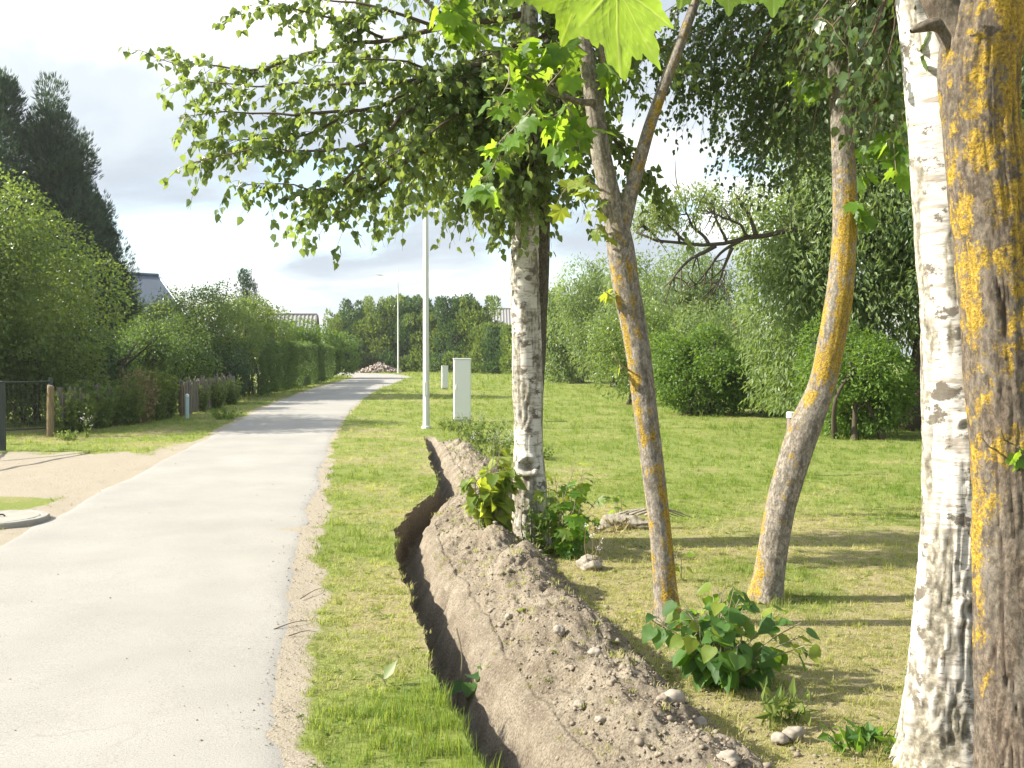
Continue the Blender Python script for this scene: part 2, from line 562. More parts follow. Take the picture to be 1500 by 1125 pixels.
def m_road():
    m, nd, lk = mat_new('worn_asphalt')
    tc = N(nd, 'ShaderNodeTexCoord').outputs['Object']
    n1 = noise_node(nd, lk, tc, .9, 7, .6)
    n2 = noise_node(nd, lk, tc, 130, 4, .8)
    n3 = noise_node(nd, lk, tc, 12, 6, .7)
    base = ramp_node(nd, lk, n1, [(.3, (.275, .265, .243)), (.7, (.338, .325, .297))])
    c = mix_node(nd, lk, ramp_node(nd, lk, n2, [(.34, .8), (.46, 0)]), base, (.13, .125, .12))
    c = mix_node(nd, lk, ramp_node(nd, lk, n2, [(.55, 0), (.68, .6)]), c, (.48, .465, .44))
    v = N(nd, 'ShaderNodeTexVoronoi'); v.inputs['Scale'].default_value = 14; lk.new(tc, v.inputs['Vector'])
    c = mix_node(nd, lk, ramp_node(nd, lk, v.outputs['Distance'], [(.035, .55), (.055, 0)]), c, (.13, .115, .10))
    wob = N(nd, 'ShaderNodeVectorMath', operation='MULTIPLY_ADD')
    nz = N(nd, 'ShaderNodeTexNoise'); nz.inputs['Scale'].default_value = 2.2; nz.inputs['Detail'].default_value = 6
    lk.new(tc, nz.inputs['Vector']); lk.new(nz.outputs['Color'], wob.inputs[0]); wob.inputs[1].default_value = (.7, .7, 0); lk.new(tc, wob.inputs[2])
    vc = N(nd, 'ShaderNodeTexVoronoi', feature='DISTANCE_TO_EDGE'); vc.inputs['Scale'].default_value = .55; lk.new(wob.outputs[0], vc.inputs['Vector'])
    cf_ = mix_node(nd, lk, ramp_node(nd, lk, n1, [(.52, 0), (.7, .3)]), (0, 0, 0), ramp_node(nd, lk, vc.outputs['Distance'], [(.002, 1), (.008, 0)]), 'MIX')
    c = mix_node(nd, lk, cf_, c, (.14, .13, .12))
    s = N(nd, 'ShaderNodeMath', operation='MULTIPLY_ADD'); lk.new(mix_node(nd, lk, .5, n3, n2), s.inputs[0]); s.inputs[1].default_value = 1.5; lk.new(attr_node(nd, 'sand'), s.inputs[2])
    c = mix_node(nd, lk, ramp_node(nd, lk, s.outputs[0], [(1.05, 0), (1.45, .9)]), c, (.30, .27, .22))
    return finish(m, nd, lk, c, .92, n2, .5, .006, .15)


M['ground'] = m_ground(); M['soil'] = m_soil(); M['trench'] = m_trench(); M['road'] = m_road()

# ------------------------------------------------------------------ terrain
_ey = np.array([-4, 0, 2, 3, 3.82, 4.05, 4.44, 5.5, 6.6, 7.4, 8.4, 9.2, 9.8, 10.6, 11.3, 12.1, 13.2, 14.3, 16.5, 19, 24])
_ex = np.array([1.4, .75, .36, .12, -.10, -.17, -.31, -.50, -.68, -.86, -1.0, -1.07, -1.06, -.97, -.88, -.90, -1.02, -1.18, -1.42, -1.70, -1.75])


def E(y):
    y = np.asarray(y, float); s = 0
    for d in (-.25, -.12, 0, .12, .25): s = s + np.interp(y + d, _ey, _ex)
    w = (vnoise(np.stack([y * 4, y * 0 + 3], -1), 5) - .5) * .055 + (vnoise(np.stack([y * 14, y * 0 + 9], -1), 6) - .5) * .02
    return s / 5 + w * sstep(24, 12, y)


def TW(y): return np.interp(y, [0, 5, 10, 19, 22], [.31, .31, .29, .22, .20])
def TD(y): return np.interp(y, [-3.5, -2, 8, 14, 17.5, 18.8, 19.0], [0, .36, .36, .32, .28, .15, 0])


_ry = np.array([-10, 2, 3.8, 5, 8.2, 12.75, 19, 28.3, 40.7, 55, 64])
_rr = np.array([0.1, -.66, -.98, -1.22, -1.78, -2.48, -3.46, -4.6, -5.75, -6.45, -6.75])
_rl = np.array([-2.9, -3.4, -3.62, -3.78, -4.27, -4.95, -5.8, -7.2, -8.6, -9.8, -10.4])
_cent = [((a + b) / 2, y, (a - b) / 2) for y, a, b in zip(_ry, _rr, _rl)] + \
        [(-9.7, 72, 1.9), (-12.6, 79, 1.8), (-20, 84, 1.7), (-32, 87, 1.7), (-60, 90, 1.7)]
ROADC = spline(_cent, 360)


def road_sd(x, y):
    """Distance to the road edge: negative on the road."""
    q = np.stack([np.ravel(x), np.ravel(y)], 1)
    C = ROADC[::2]
    out = np.empty(len(q))
    for a in range(0, len(q), 20000):
        d = np.linalg.norm(q[a:a + 20000, None] - C[None, :, :2], axis=2)
        i = d.argmin(1); out[a:a + 20000] = d[np.arange(len(i)), i] - C[i, 2]
    return out.reshape(np.shape(x))


def HG(x, y):
    p = np.stack([np.asarray(x, float), np.asarray(y, float)], -1)
    return (fbm(p * .35, 3, 2) - .5) * .10 * sstep(2, 12, np.abs(p[..., 0] + 2.0) + 0) + (fbm(p * 3, 2, 3) - .5) * .02


def sand_f(x, y, sd):
    p = np.stack([x, y], -1)
    n = fbm(p * 1.3, 4, 21)
    # dusty strip along the road's right edge
    right = x > np.interp(y, ROADC[:250, 1], ROADC[:250, 0])
    wid = np.interp(y, [2, 4, 8, 12, 20, 40], [.24, .22, .20, .16, .07, .05])
    s1 = np.where(right, sstep(wid + .10, wid - .10, sd + (n - .5) * .25), 0)
    # bare drive on the left
    dr = np.maximum(np.abs(y - 13.2 - (x + 6) * -.12) - 2.5, x + 4.6)
    s2 = np.where(~right, sstep(.5, -.5, dr + (n - .5) * 1.3), 0)
    s3 = np.where(~right, sstep(.75, .15, sd + (n - .5) * .5) * sstep(20, 15, y) , 0)
    s4 = np.where(~right, sstep(.25, .0, sd + (n - .5) * .3), 0)
    # a green island by the manhole cover
    isl = np.hypot((x + 5.7) / .75, (y - 10.5) / .55)
    s = np.maximum(np.maximum(s1, s2), np.maximum(s3, s4))
    return np.where((isl < 1.2) & ~right, s * sstep(.75, 1.15, isl), s)


def dry_f(x, y):
    p = np.stack([x, y], -1)
    n = fbm(p * 1.1, 4, 31)
    u = x - E(y)
    d = (n - .5) * 1.3 + .12
    left = u < .1
    d = d + np.where(left & (y < 60), .32 * sstep(4.7, 5.3, y) * sstep(8.5, 6.8, y) * sstep(-.75, -.25, u), 0)
    d = d - np.where(left, .55 * sstep(4.9, 4.3, y), 0)
    d = d + np.where(left, .16 * sstep(8, 9, y) * sstep(26, 18, y), 0)
    d = d + np.where(~left, .42 * sstep(13, 7, y) - .1 * sstep(12, 18, y), 0)
    d = d + np.where((~left), .25 * sstep(2.2, 1.0, u) * sstep(16, 10, y), 0)
    return np.clip(d, -.4, 1)


def make_rows():
    r = list(np.linspace(-30, -4, 14)) + list(np.linspace(-3.4, 2.6, 30))
    y = 2.7
    while y < 60:
        r.append(y); y += max(.02, .0062 * y)
    r += list(np.geomspace(60.5, 420, 40))
    return np.array(r)


def build_ground():
    ys = make_rows()
    lcol = -np.concatenate([np.geomspace(260, 12, 24), np.linspace(11.5, 5, 40), np.linspace(4.9, 1.4, 60), np.linspace(1.36, 0.0, 42)])
    rcol = np.concatenate([np.linspace(0, 2.0, 40), np.linspace(2.1, 8, 60), np.geomspace(8.3, 260, 34)])
    Ey, Wy = E(ys), TW(ys)
    XL = Ey[:, None] + lcol[None]; XR = (Ey + Wy)[:, None] + rcol[None]
    X = np.concatenate([XL, XR], 1); Y = np.repeat(ys[:, None], X.shape[1], 1)
    Z = HG(X, Y)
    sd = road_sd(X, Y)
    Z = Z - .03 * sstep(-.18, -.5, sd)         # the road sits in it
    n, m = X.shape
    nl = len(lcol)
    V = np.stack([X, Y, Z], -1).reshape(-1, 3)
    idx = np.arange(n * m).reshape(n, m)
    F = np.stack([idx[:-1, :-1], idx[:-1, 1:], idx[1:, 1:], idx[1:, :-1]], -1)
    dep = TD(ys)
    open_ = (dep[:-1] > 0) | (dep[1:] > 0)
    keep = np.ones((n - 1, m - 1), bool)
    keep[open_, nl - 1] = False
    sand = sand_f(X, Y, sd).ravel(); dry = dry_f(X, Y).ravel()
    g = obj('ground', V, [F[keep]], M['ground'], attrs={'sand': sand, 'dry': dry}, smooth=True)
    tag(g, 'grassy ground with dry patches spreading to the trees on either side of the road', kind='structure')
    # trench
    rows = np.where((dep > 0) | (np.roll(dep, 1) > 0) | (np.roll(dep, -1) > 0))[0]
    prof_u = np.array([0, .03, .06, .05, .09, .12, .17, .24, .31, .38, .45, .53, .62, .71, .80, .90, 1.0])
    prof_d = np.array([0, .18, .42, .62, .84, .96, 1.0, .99, 1.02, 1.0, .97, .88, .74, .57, .40, .20, 0])
    yy = ys[rows]; zl = Z[rows, nl - 1]; zr = Z[rows, nl]
    U = E(yy)[:, None] + TW(yy)[:, None] * prof_u[None]
    base = zl[:, None] * (1 - prof_u) + zr[:, None] * prof_u
    D = dep[rows][:, None] * prof_d
    YY = np.repeat(yy[:, None], len(prof_u), 1)
    nz = fbm(np.stack([U, YY, base - D], -1) * 9, 4, 41) - .5
    inner = np.ones(len(prof_u)); inner[[0, -1]] = 0
    U = U + nz * .07 * inner * (D > .02); Zt = base - D + nz * .08 * inner * (D > .02)
    Vt = np.stack([U, YY, Zt], -1).reshape(-1, 3)
    k = len(prof_u); it = np.arange(len(rows) * k).reshape(-1, k)
    Ft = np.stack([it[:-1, :-1], it[:-1, 1:], it[1:, 1:], it[1:, :-1]], -1).reshape(-1, 4)
    ra = np.diff(rows) == 1
    Ft = Ft.reshape(len(rows) - 1, k - 1, 4)[ra].reshape(-1, 4)
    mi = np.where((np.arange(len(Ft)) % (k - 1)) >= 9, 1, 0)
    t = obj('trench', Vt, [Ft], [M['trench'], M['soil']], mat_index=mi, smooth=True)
    tag(t, 'narrow open cable trench with shaded brown walls winding beside the road', kind='structure')
    # road
    P = ROADC; T = nrm(np.gradient(P[:, :2], axis=0)); Nn = np.stack([T[:, 1], -T[:, 0]], 1)
    ws = np.concatenate([[-1.0, -.97, -.93], np.linspace(-.85, .85, 15), [.93, .97, 1.0]])
    jit = (fbm(np.stack([P[:, 1] * 1.5, P[:, 0]], -1), 3, 51) - .5) * .16
    wd = P[:, 2:3] * ws + np.where(np.abs(ws) > .9, 1, 0) * jit[:, None] * np.sign(ws)
    R = P[:, None, :2] + wd[..., None] * Nn[:, None]
    zz = HG(R[..., 0], R[..., 1]) + np.where(np.abs(ws) > .98, -.004, np.where(np.abs(ws) > .96, .003, .007))
    Vr = np.concatenate([R, zz[..., None]], -1).reshape(-1, 3)
    k = len(ws); it = np.arange(len(P) * k).reshape(-1, k)
    Fr = np.stack([it[:-1, :-1], it[:-1, 1:], it[1:, 1:], it[1:, :-1]], -1).reshape(-1, 4)
    sx = np.clip(1 - (1 - np.abs(ws)) / .15, 0, 1)[None] * np.where(P[:, 1:2] < 26, 1, .5)
    sx = sx + .5 * np.clip(1 - np.abs(P[:, 1:2] - 13.4) / 2.4, 0, 1) * np.clip((-ws - .2) / .8, 0, 1)
    r = obj('road', Vr, [Fr], M['road'], attrs={'sand': sx.ravel()}, smooth=True)
    tag(r, 'pale worn asphalt lane curving away to the left between lawn and hedges', kind='structure')


build_ground()


def mound_h(u, y):
    """Height of the spoil heap at u metres right of the trench's right lip."""
    A = np.interp(y, [-3, 0, 3, 5, 8, 10.5, 12, 14, 16, 17.6, 18.2], [.1, .25, .27, .30, .27, .23, .18, .16, .15, .11, 0])
    wide = np.interp(y, [2, 4, 6, 8, 10, 12, 15, 18], [.74, .80, .84, .86, .78, .72, .68, .6])
    t = u / wide
    h = np.interp(t, [0, .06, .2, .34, .46, .58, .70, .86, 1.0], [.0, .14, .48, .80, .97, .96, .74, .30, -.06])
    p = np.stack([u * 1.0, y], -1)
    lump = 1 + (fbm(p * 1.7, 3, 61) - .5) * .9
    det = (fbm(p * 7, 5, 62) - .5) * .13 + (np.abs(fbm(p * 16, 3, 64) - .5)) * -.07 + np.maximum(vnoise(p * 27, 65) - .62, 0) * .075 + (vnoise(p * 60, 66) - .5) * .012
    return A * h * lump + det * np.clip(h * 2.2, 0, 1)


def build_mound():
    ys = []; y = 1.2
    while y < 18.3: ys.append(y); y += max(.011, .0034 * y)
    ys = np.array(ys); us = np.linspace(-.03, 1.0, 120)
    X = (E(ys) + TW(ys))[:, None] + us; Y = np.repeat(ys[:, None], len(us), 1)
    hm = mound_h(np.repeat(us[None], len(ys), 0), Y)
    Z = HG(X, Y) + hm - .008 + np.minimum(us, 0)[None] * 1.6 + .014 * (us < .08)[None]
    n, m = X.shape; it = np.arange(n * m).reshape(n, m)
    F = np.stack([it[:-1, :-1], it[:-1, 1:], it[1:, 1:], it[1:, :-1]], -1).reshape(-1, 4)
    o = obj('spoil_heap', np.stack([X, Y, Z], -1).reshape(-1, 3), [F], M['soil'], origin=(.3, 5, 0), smooth=True)
    tag(o, 'long heap of dug sandy soil with clods along the right side of the trench', 'soil heap')
    return o


build_mound()


def gz(x, y):
    """Ground height with the spoil heap on it."""
    x = np.asarray(x, float); y = np.asarray(y, float)
    u = x - E(y) - TW(y)
    h = HG(x, y)
    return np.where((u > 0) & (u < 1.2) & (y > 1.2) & (y < 18.2), h + np.maximum(mound_h(u, y), 0), h)


def ico(sub=1):
    t = (1 + 5 ** .5) / 2
    V = [(-1, t, 0), (1, t, 0), (-1, -t, 0), (1, -t, 0), (0, -1, t), (0, 1, t), (0, -1, -t), (0, 1, -t), (t, 0, -1), (t, 0, 1), (-t, 0, -1), (-t, 0, 1)]
    F = [(0, 11, 5), (0, 5, 1), (0, 1, 7), (0, 7, 10), (0, 10, 11), (1, 5, 9), (5, 11, 4), (11, 10, 2), (10, 7, 6), (7, 1, 8),
         (3, 9, 4), (3, 4, 2), (3, 2, 6), (3, 6, 8), (3, 8, 9), (4, 9, 5), (2, 4, 11), (6, 2, 10), (8, 6, 7), (9, 8, 1)]
    V = [np.array(v, float) / np.linalg.norm(v) for v in V]
    for _ in range(sub):
        c = {}; F2 = []
        def mid(a, b):
            k = (min(a, b), max(a, b))
            if k not in c: v = V[a] + V[b]; V.append(v / np.linalg.norm(v)); c[k] = len(V) - 1
            return c[k]
        for a, b, d in F:
            e, f, g = mid(a, b), mid(b, d), mid(d, a)
            F2 += [(a, e, g), (b, f, e), (d, g, f), (e, f, g)]
        F = F2
    return np.array(V), np.array(F)


ICO1, ICO2, ICO3 = ico(0), ico(2), ico(3)


def rock(name, c, r, mat, label, cat, seed, group=None, parent=None, base=ICO2):
    V, F = base
    d = 1 + (fbm(V * 1.7 + seed * 7.7, 5, seed) - .5) * 1.3
    W_ = np.asarray(c) + V * d[:, None] * np.asarray(r)
    o = obj(name, W_, [F], mat, parent, smooth=True, origin=c)
    if label: tag(o, label, cat, group)
    return o


# ------------------------------------------------------------------ leaf clouds
T_BIRCH = (np.array([(0, 0, 0), (-.36, .22, .05), (.36, .22, .05), (0, .4, -.02), (-.24, .62, .04), (.24, .62, .04), (0, 1, -.10)]),
           [np.array([(0, 2, 3, 1)]), np.array([(1, 3, 6, 4), (3, 2, 5, 6)])])
T_OVAL = (np.array([(0, 0, 0), (-.30, .45, .07), (.30, .45, .07), (0, 1, -.06)]), [np.array([(0, 2, 3), (0, 3, 1)])])
T_NARROW = (np.array([(0, 0, 0), (-.18, .4, .04), (.18, .4, .04), (0, 1, -.10)]), [np.array([(0, 2, 3), (0, 3, 1)])])
T_SPRAY = (np.array([(0, 0, 0), (-.20, .35, .05), (.20, .35, .05), (-.08, 1, 0), (.12, .85, .05)]), [np.array([(0, 2, 4), (0, 3, 1)])])
_ma = [(-90, .10), (-70, .34), (-40, .52), (-28, .44), (-8, .66), (8, .98), (20, .66), (32, .64), (50, 1.02), (62, .78), (74, .76), (90, 1.16)]
_mo = [(math.cos(math.radians(a)) * r * .62, .30 + math.sin(math.radians(a)) * r * .62) for a, r in _ma]
_mo = _mo + [(-x, y) for x, y in _mo[-2:0:-1]]
_mv = np.array([(0, .30, 0)] + [(x, y, -.25 * (x * x) - .16 * max(0, y - .3) ** 2 + .04 * (i % 2)) for i, (x, y) in enumerate(_mo)])
T_MAPLE = (_mv, [np.array([(0, i + 1, (i + 1) % len(_mo) + 1) for i in range(len(_mo))])])
_ha = [(0, 0), (-.20, -.06), (-.40, .08), (-.47, .32), (-.36, .60), (-.16, .84), (0, 1.02), (.16, .84), (.36, .60), (.47, .32), (.40, .08), (.20, -.06)]
_hv = np.array([(x, y, .22 * abs(x) - .22 * y * y) for x, y in _ha] + [(0, .35, -.05), (0, .68, -.13)])
T_HEART = (_hv, [np.array([(0, 12, 1), (1, 12, 2), (2, 12, 3), (3, 12, 13), (3, 13, 4), (4, 13, 5), (5, 13, 6),
                           (0, 11, 12), (11, 10, 12), (10, 9, 12), (9, 13, 12), (9, 8, 13), (8, 7, 13), (7, 6, 13)])])


def leaf_frames(D, Nn):
    y = nrm(D); x = nrm(np.cross(y, Nn)); z = np.cross(x, y)
    return x, y, z


def leaf_cloud(name, P, D, Nn, S, T, var, mat, parent, stuff=True):
    tv, tf = T
    x, y, z = leaf_frames(D, Nn)
    V = P[:, None] + S[:, None, None] * (tv[None, :, 0:1] * x[:, None] + tv[None, :, 1:2] * y[:, None] + tv[None, :, 2:3] * z[:, None])
    n, k = len(P), len(tv)
    off = (np.arange(n) * k)[:, None, None]
    Fs = [(off + f[None]).reshape(-1, f.shape[1]) for f in tf]
    o = obj(name, V.reshape(-1, 3), Fs, mat, parent, attrs={'var': np.repeat(var, k)}, smooth=len(tf) > 1)
    if stuff: o['kind'] = 'stuff'
    return o


_leaf_meshes = {}


def leaf_parts(P, D, Nn, S, T, key, mat, parent, var, name='leaf'):
    """Leaves one by one, sharing a few meshes."""
    from mathutils import Matrix
    k0 = (key, mat.name)
    if k0 not in _leaf_meshes:
        ms = []
        for i in range(6):
            tv = T[0].copy()
            r = np.random.default_rng(i + 5)
            tv[:, 2] += r.normal(0, .035, len(tv)) + tv[:, 0] * r.normal(0, .12) + tv[:, 1] ** 2 * r.normal(-.05, .10)
            ms.append(mesh_np('leaf', tv, T[1], [mat], {'var': np.full(len(tv), i / 5.0)}, smooth=True))
        _leaf_meshes[k0] = ms
    ms = _leaf_meshes[k0]
    x, y, z = leaf_frames(D, Nn)
    pl = wloc(parent)
    for i in range(len(P)):
        q = Matrix(((x[i, 0], y[i, 0], z[i, 0]), (x[i, 1], y[i, 1], z[i, 1]), (x[i, 2], y[i, 2], z[i, 2]))).to_quaternion()
        o = bpy.data.objects.new(name, ms[int(np.clip(var[i] * 6, 0, 5))])
        COL.objects.link(o); o.parent = parent
        o.location = P[i] - pl; o.rotation_mode = 'QUATERNION'; o.rotation_quaternion = q; o.scale = (S[i],) * 3


def rdir(n, rng):
    return nrm(rng.normal(size=(n, 3)))


def crown_points(blobs, n, rng, shell=(.62, 1.08), up=.15, cull=.42, cf=1.3):
    B = np.array(blobs, float)        # x,y,z,rx,rz
    w = B[:, 3] * B[:, 4]; w = w / w.sum()
    i = rng.choice(len(B), n, p=w)
    d = rdir(n, rng); d[:, 2] += up; d = nrm(d)
    r = rng.uniform(shell[0], shell[1], n) ** .8
    R = np.stack([B[i, 3], B[i, 3], B[i, 4]], 1)
    lump = .80 + .45 * fbm(d * 2.2 + i[:, None] * 3.1, 3, 71)
    P = B[i, :3] + d * R * (r * lump)[:, None]
    k = fbm(P * cf, 3, 72) > cull
    return P[k], d[k], i[k]


def crown(name, blobs, n, size, T, mat, parent, seed, style='round', cull=.40, cf=1.3, up=.15, gz0=.05):
    rng = np.random.default_rng(seed)
    P, d, bi = crown_points(blobs, int(n * 1.35), rng, up=up, cull=cull, cf=cf)
    k = P[:, 2] > gz0
    P, d = P[k], d[k]
    m = len(P)
    if style == 'willow':
        P = P - np.array([0, 0, 1.0]) * (rng.uniform(0, 1, m) ** 1.5 * .42 * size * 10)[:, None]
        P[:, 2] = np.maximum(P[:, 2], gz0 + rng.uniform(0, .25, m))
        D = np.array([0, 0, -.8]) + .6 * d + .7 * rdir(m, rng)
        Nn = d + .5 * rdir(m, rng)
    elif style == 'up':
        D = np.array([0, 0, .9]) + .8 * d + .4 * rdir(m, rng); Nn = d + .7 * rdir(m, rng)
    else:
        D = .7 * d + np.array([0, 0, -.35]) + .7 * rdir(m, rng); Nn = np.array([0, 0, .6]) + .5 * d + .8 * rdir(m, rng)
    S = size * rng.uniform(.65, 1.3, m)
    var = np.clip(.5 + .9 * (fbm(P * .9, 3, seed) - .5) + rng.normal(0, .22, m), 0, 1)
    return leaf_cloud(name, P, D, Nn, S, T, var, mat, parent)


def auto_blobs(c, rx, rz, nb, br, seed, flat=1.0, shape='round'):
    rng = np.random.default_rng(seed)
    out = []
    for k in range(nb):
        d = rdir(1, rng)[0]
        f = rng.uniform(.45, .85)
        p = np.array(c) + d * np.array([rx, rx * flat, rz]) * f
        s = rng.uniform(.75, 1.25) * br
        if shape == 'cone':
            t = rng.uniform(0, 1) ** 1.2; a = rng.uniform(0, 2 * PI)
            w = rx * (1 - t) ** .8 * rng.uniform(.3, .9)
            p = np.array([c[0] + math.cos(a) * w, c[1] + math.sin(a) * w, c[2] + (2 * t - 1) * rz])
            s = br * (1.15 - .75 * t) * rng.uniform(.8, 1.2)
        out.append((*p, s, s * (1.5 if shape == 'cone' else rng.uniform(.75, 1.05))))
    return out


def bg_trunk(parent, base, top, blobs, r, mat, n_limb=5, lean=0.0, seed=0, stems=1):
    rng = np.random.default_rng(seed)
    mb = MB(); lb = MB()
    for s in range(stems):
        b = np.array(base) + (rng.normal(0, .25, 3) * [1, 1, 0] if stems > 1 else 0)
        tp = np.array(top) + (rng.normal(0, .8, 3) * [1, 1, .2] if stems > 1 else 0)
        mid = (b + tp) / 2 + rng.normal(0, .15, 3) * [1, 1, 0]
        P = spline([b - [0, 0, .1], mid, tp], 14)
        mb.tube(P, np.linspace(r, r * .35, 14) * (1 + .5 * np.exp(-np.linspace(0, 6, 14))), 9)
        for k in range(n_limb):
            bl = blobs[rng.integers(len(blobs))]
            a = P[rng.integers(5, 12)]
            e = np.array(bl[:3]); m2 = (a + e) / 2 + np.array([0, 0, .12 * np.linalg.norm(e - a)])
            lb.tube(spline([a, m2, e], 8), np.linspace(r * .4, r * .08, 8), 6)
    mb.build('trunk', mat, parent, smooth=True)
    if n_limb: lb.build('limbs', mat, parent, smooth=True)


def bg_tree(name, label, cat, base, h, z0, rx, nb, br, n, size, T, mat, seed, style='round', group=None, r=.12, limbs=5, cull=.40, cf=1.3, flat=1.0, shape='round', stems=1, bark=None, xoff=0.0, peaks=0):
    base = (base[0], base[1], float(HG(np.array(base[0]), np.array(base[1]))))
    t = thing(name, base, label, cat, group)
    c = (base[0] + xoff, base[1], (z0 + h) / 2)
    blobs = auto_blobs(c, rx, (h - z0) / 2, nb, br, seed, flat, shape)
    rp = np.random.default_rng(seed + 5000)
    for k in range(peaks):                # upright leading shoots
        blobs.append((c[0] + rp.uniform(-.9, .9) * rx, c[1] + rp.uniform(-.6, .6) * rx, h - rp.uniform(.25, .9) - .25 * peaks / 9, .42, .95))
    for k in range(peaks):                # skirt down to the ground
        blobs.append((c[0] + rp.uniform(-1, 1) * rx, c[1] - rp.uniform(.2, .9) * rx, rp.uniform(.3, 1.1), .8, .8))
    bg_trunk(t, base, (c[0], c[1], z0 + (h - z0) * .75), blobs, r, bark or M['bg_bark'], limbs, seed=seed, stems=stems)
    crown('crown', blobs, n, size, T, mat, t, seed, style, cull, cf)
    return t

# ------------------------------------------------------------------ buildings and far setting
def wall_box(mb, x0, x1, y0, y1, z0, z1):
    mb.box(((x0 + x1) / 2, (y0 + y1) / 2, (z0 + z1) / 2), (x1 - x0, y1 - y0, z1 - z0))


def gable_house(name, label, c, L, Wd, eave, ridge, rot, roofmat, wallmat, corr=False, windows=(), over=.45):
    """Ridge along local x; corrugated roofs have real ribs."""
    t = thing(name, (c[0], c[1], 0), label, 'house' if 'house' in name else 'barn')
    ca, sa = math.cos(rot), math.sin(rot)
    Rz = np.array([[ca, sa, 0], [-sa, ca, 0], [0, 0, 1]])
    tr = lambda V: np.asarray(V, float) @ Rz + np.array([c[0], c[1], 0])
    l, w = L / 2, Wd / 2
    V = [(-l, -w, -.1), (l, -w, -.1), (l, w, -.1), (-l, w, -.1), (-l, -w, eave), (l, -w, eave), (l, w, eave), (-l, w, eave), (-l, 0, ridge - .1), (l, 0, ridge - .1)]
    obj('wall', tr(V), [[[0, 1, 5, 4], [2, 3, 7, 6]], [[1, 2, 6, 9, 5], [3, 0, 4, 8, 7]]], wallmat, t)
    for sgn in (-1, 1):
        n = int(2 * (l + over) / .17) * 6 if corr else 14
        xs = np.linspace(-l - over, l + over, n)
        am = .028 * np.sin(xs * 2 * PI / .34 * 1.0) if corr else xs * 0
        k = 6
        vs = np.linspace(0, 1, k)
        yo = sgn * vs * (w + over); zo = ridge - vs * (ridge - eave) * (w + over) / w
        nx = np.array([0, sgn * (ridge - eave), w]); nx = nx / np.linalg.norm(nx)
        Vt = np.array([[(x, yo[j] + nx[1] * (a + h), zo[j] + nx[2] * (a + h)) for j in range(k)] for x, a in zip(xs, am) for h in (0,)])
        Vb = Vt - nx * .08
        Vv = np.concatenate([Vt.reshape(-1, 3), Vb.reshape(-1, 3)]); o = n * k
        it = np.arange(o).reshape(n, k)
        Fq = np.stack([it[:-1, :-1], it[1:, :-1], it[1:, 1:], it[:-1, 1:]], -1).reshape(-1, 4)
        if sgn < 0: Fq = Fq[:, ::-1]
        edge = [[it[0, j], it[0, j + 1], it[0, j + 1] + o, it[0, j] + o] for j in range(k - 1)] + [[it[-1, j], it[-1, j + 1], it[-1, j + 1] + o, it[-1, j] + o] for j in range(k - 1)] \
            + [[it[i, -1], it[i + 1, -1], it[i + 1, -1] + o, it[i, -1] + o] for i in range(n - 1)]
        obj('roof', tr(Vv), [np.concatenate([Fq, Fq[:, ::-1] + o, np.array(edge)])], roofmat, t)
    mb = MB()
    mb.tube(tr([(-l - over, 0, ridge + .03), (l + over, 0, ridge + .03)]), .09, 8)
    mb.build('ridge_cap', roofmat, t)
    for sx in (-1, 1):
        mb = MB()
        for sgn in (-1, 1):
            a = np.array([sx * (l + over + .02), 0, ridge - .05]); b = np.array([sx * (l + over + .02), sgn * (w + over), ridge - .05 - (ridge - eave) * (w + over) / w])
            mb.tube(tr([a, b]), .085, 4)
        mb.build('barge_board', M['white_plastic'] if not corr else M['old_wood'], t)
    for (fx, fz, ww, hh, side) in windows:
        mb = MB(); y = -w - .03 if side == 'f' else 0
        p = (fx, -w - .02, fz) if side == 'f' else (l + .02, fx, fz)
        d = (ww, .1, hh) if side == 'f' else (.1, ww, hh)
        q = tr([p])[0]
        mb.box(q, d, rz=rot if False else rot, bev=.01)
        fr = mb.build('window', M['white_plastic'], t)
        for s in (-1, 1):
            g = MB()
            off = (s * ww * .235, -.03, 0) if side == 'f' else (.03, s * ww * .235, 0)
            q2 = tr([(p[0] + off[0], p[1] + off[1], p[2])])[0]
            g.box(q2, (ww * .40, .06, hh * .86) if side == 'f' else (.06, ww * .40, hh * .86), rz=rot)
            g.build('pane', M['glass_dark'], fr)
    return t


gable_house('village_house', 'house with a blue grey roof behind the apple tree on the left', (-20.9, 44.0), 9.6, 8.2, 2.9, 5.3, math.radians(40), M['roof_blue'], M['render_wall'],
            windows=[(-2.4, 1.6, 1.2, 1.3, 'f'), (1.6, 1.6, 1.2, 1.3, 'f')])
gable_house('garden_house', 'small house with a weathered grey roof rising over the garden trees left of the lane', (-20.2, 86), 5.6, 6.2, 2.6, 5.0, math.radians(6), M['roof_grey'], M['old_wood'], corr=True,
            windows=[(0, 1.5, 1.1, 1.2, 'f')])
gable_house('long_barn', 'long barn with a grey corrugated roof behind the far hedge trees', (-3.2, 114), 15.5, 9, 3.6, 6.75, math.radians(2), M['roof_grey'], M['old_wood'], corr=True,
            windows=[(-4, 1.9, 1.4, 1.0, 'f'), (3, 1.9, 1.4, 1.0, 'f')])

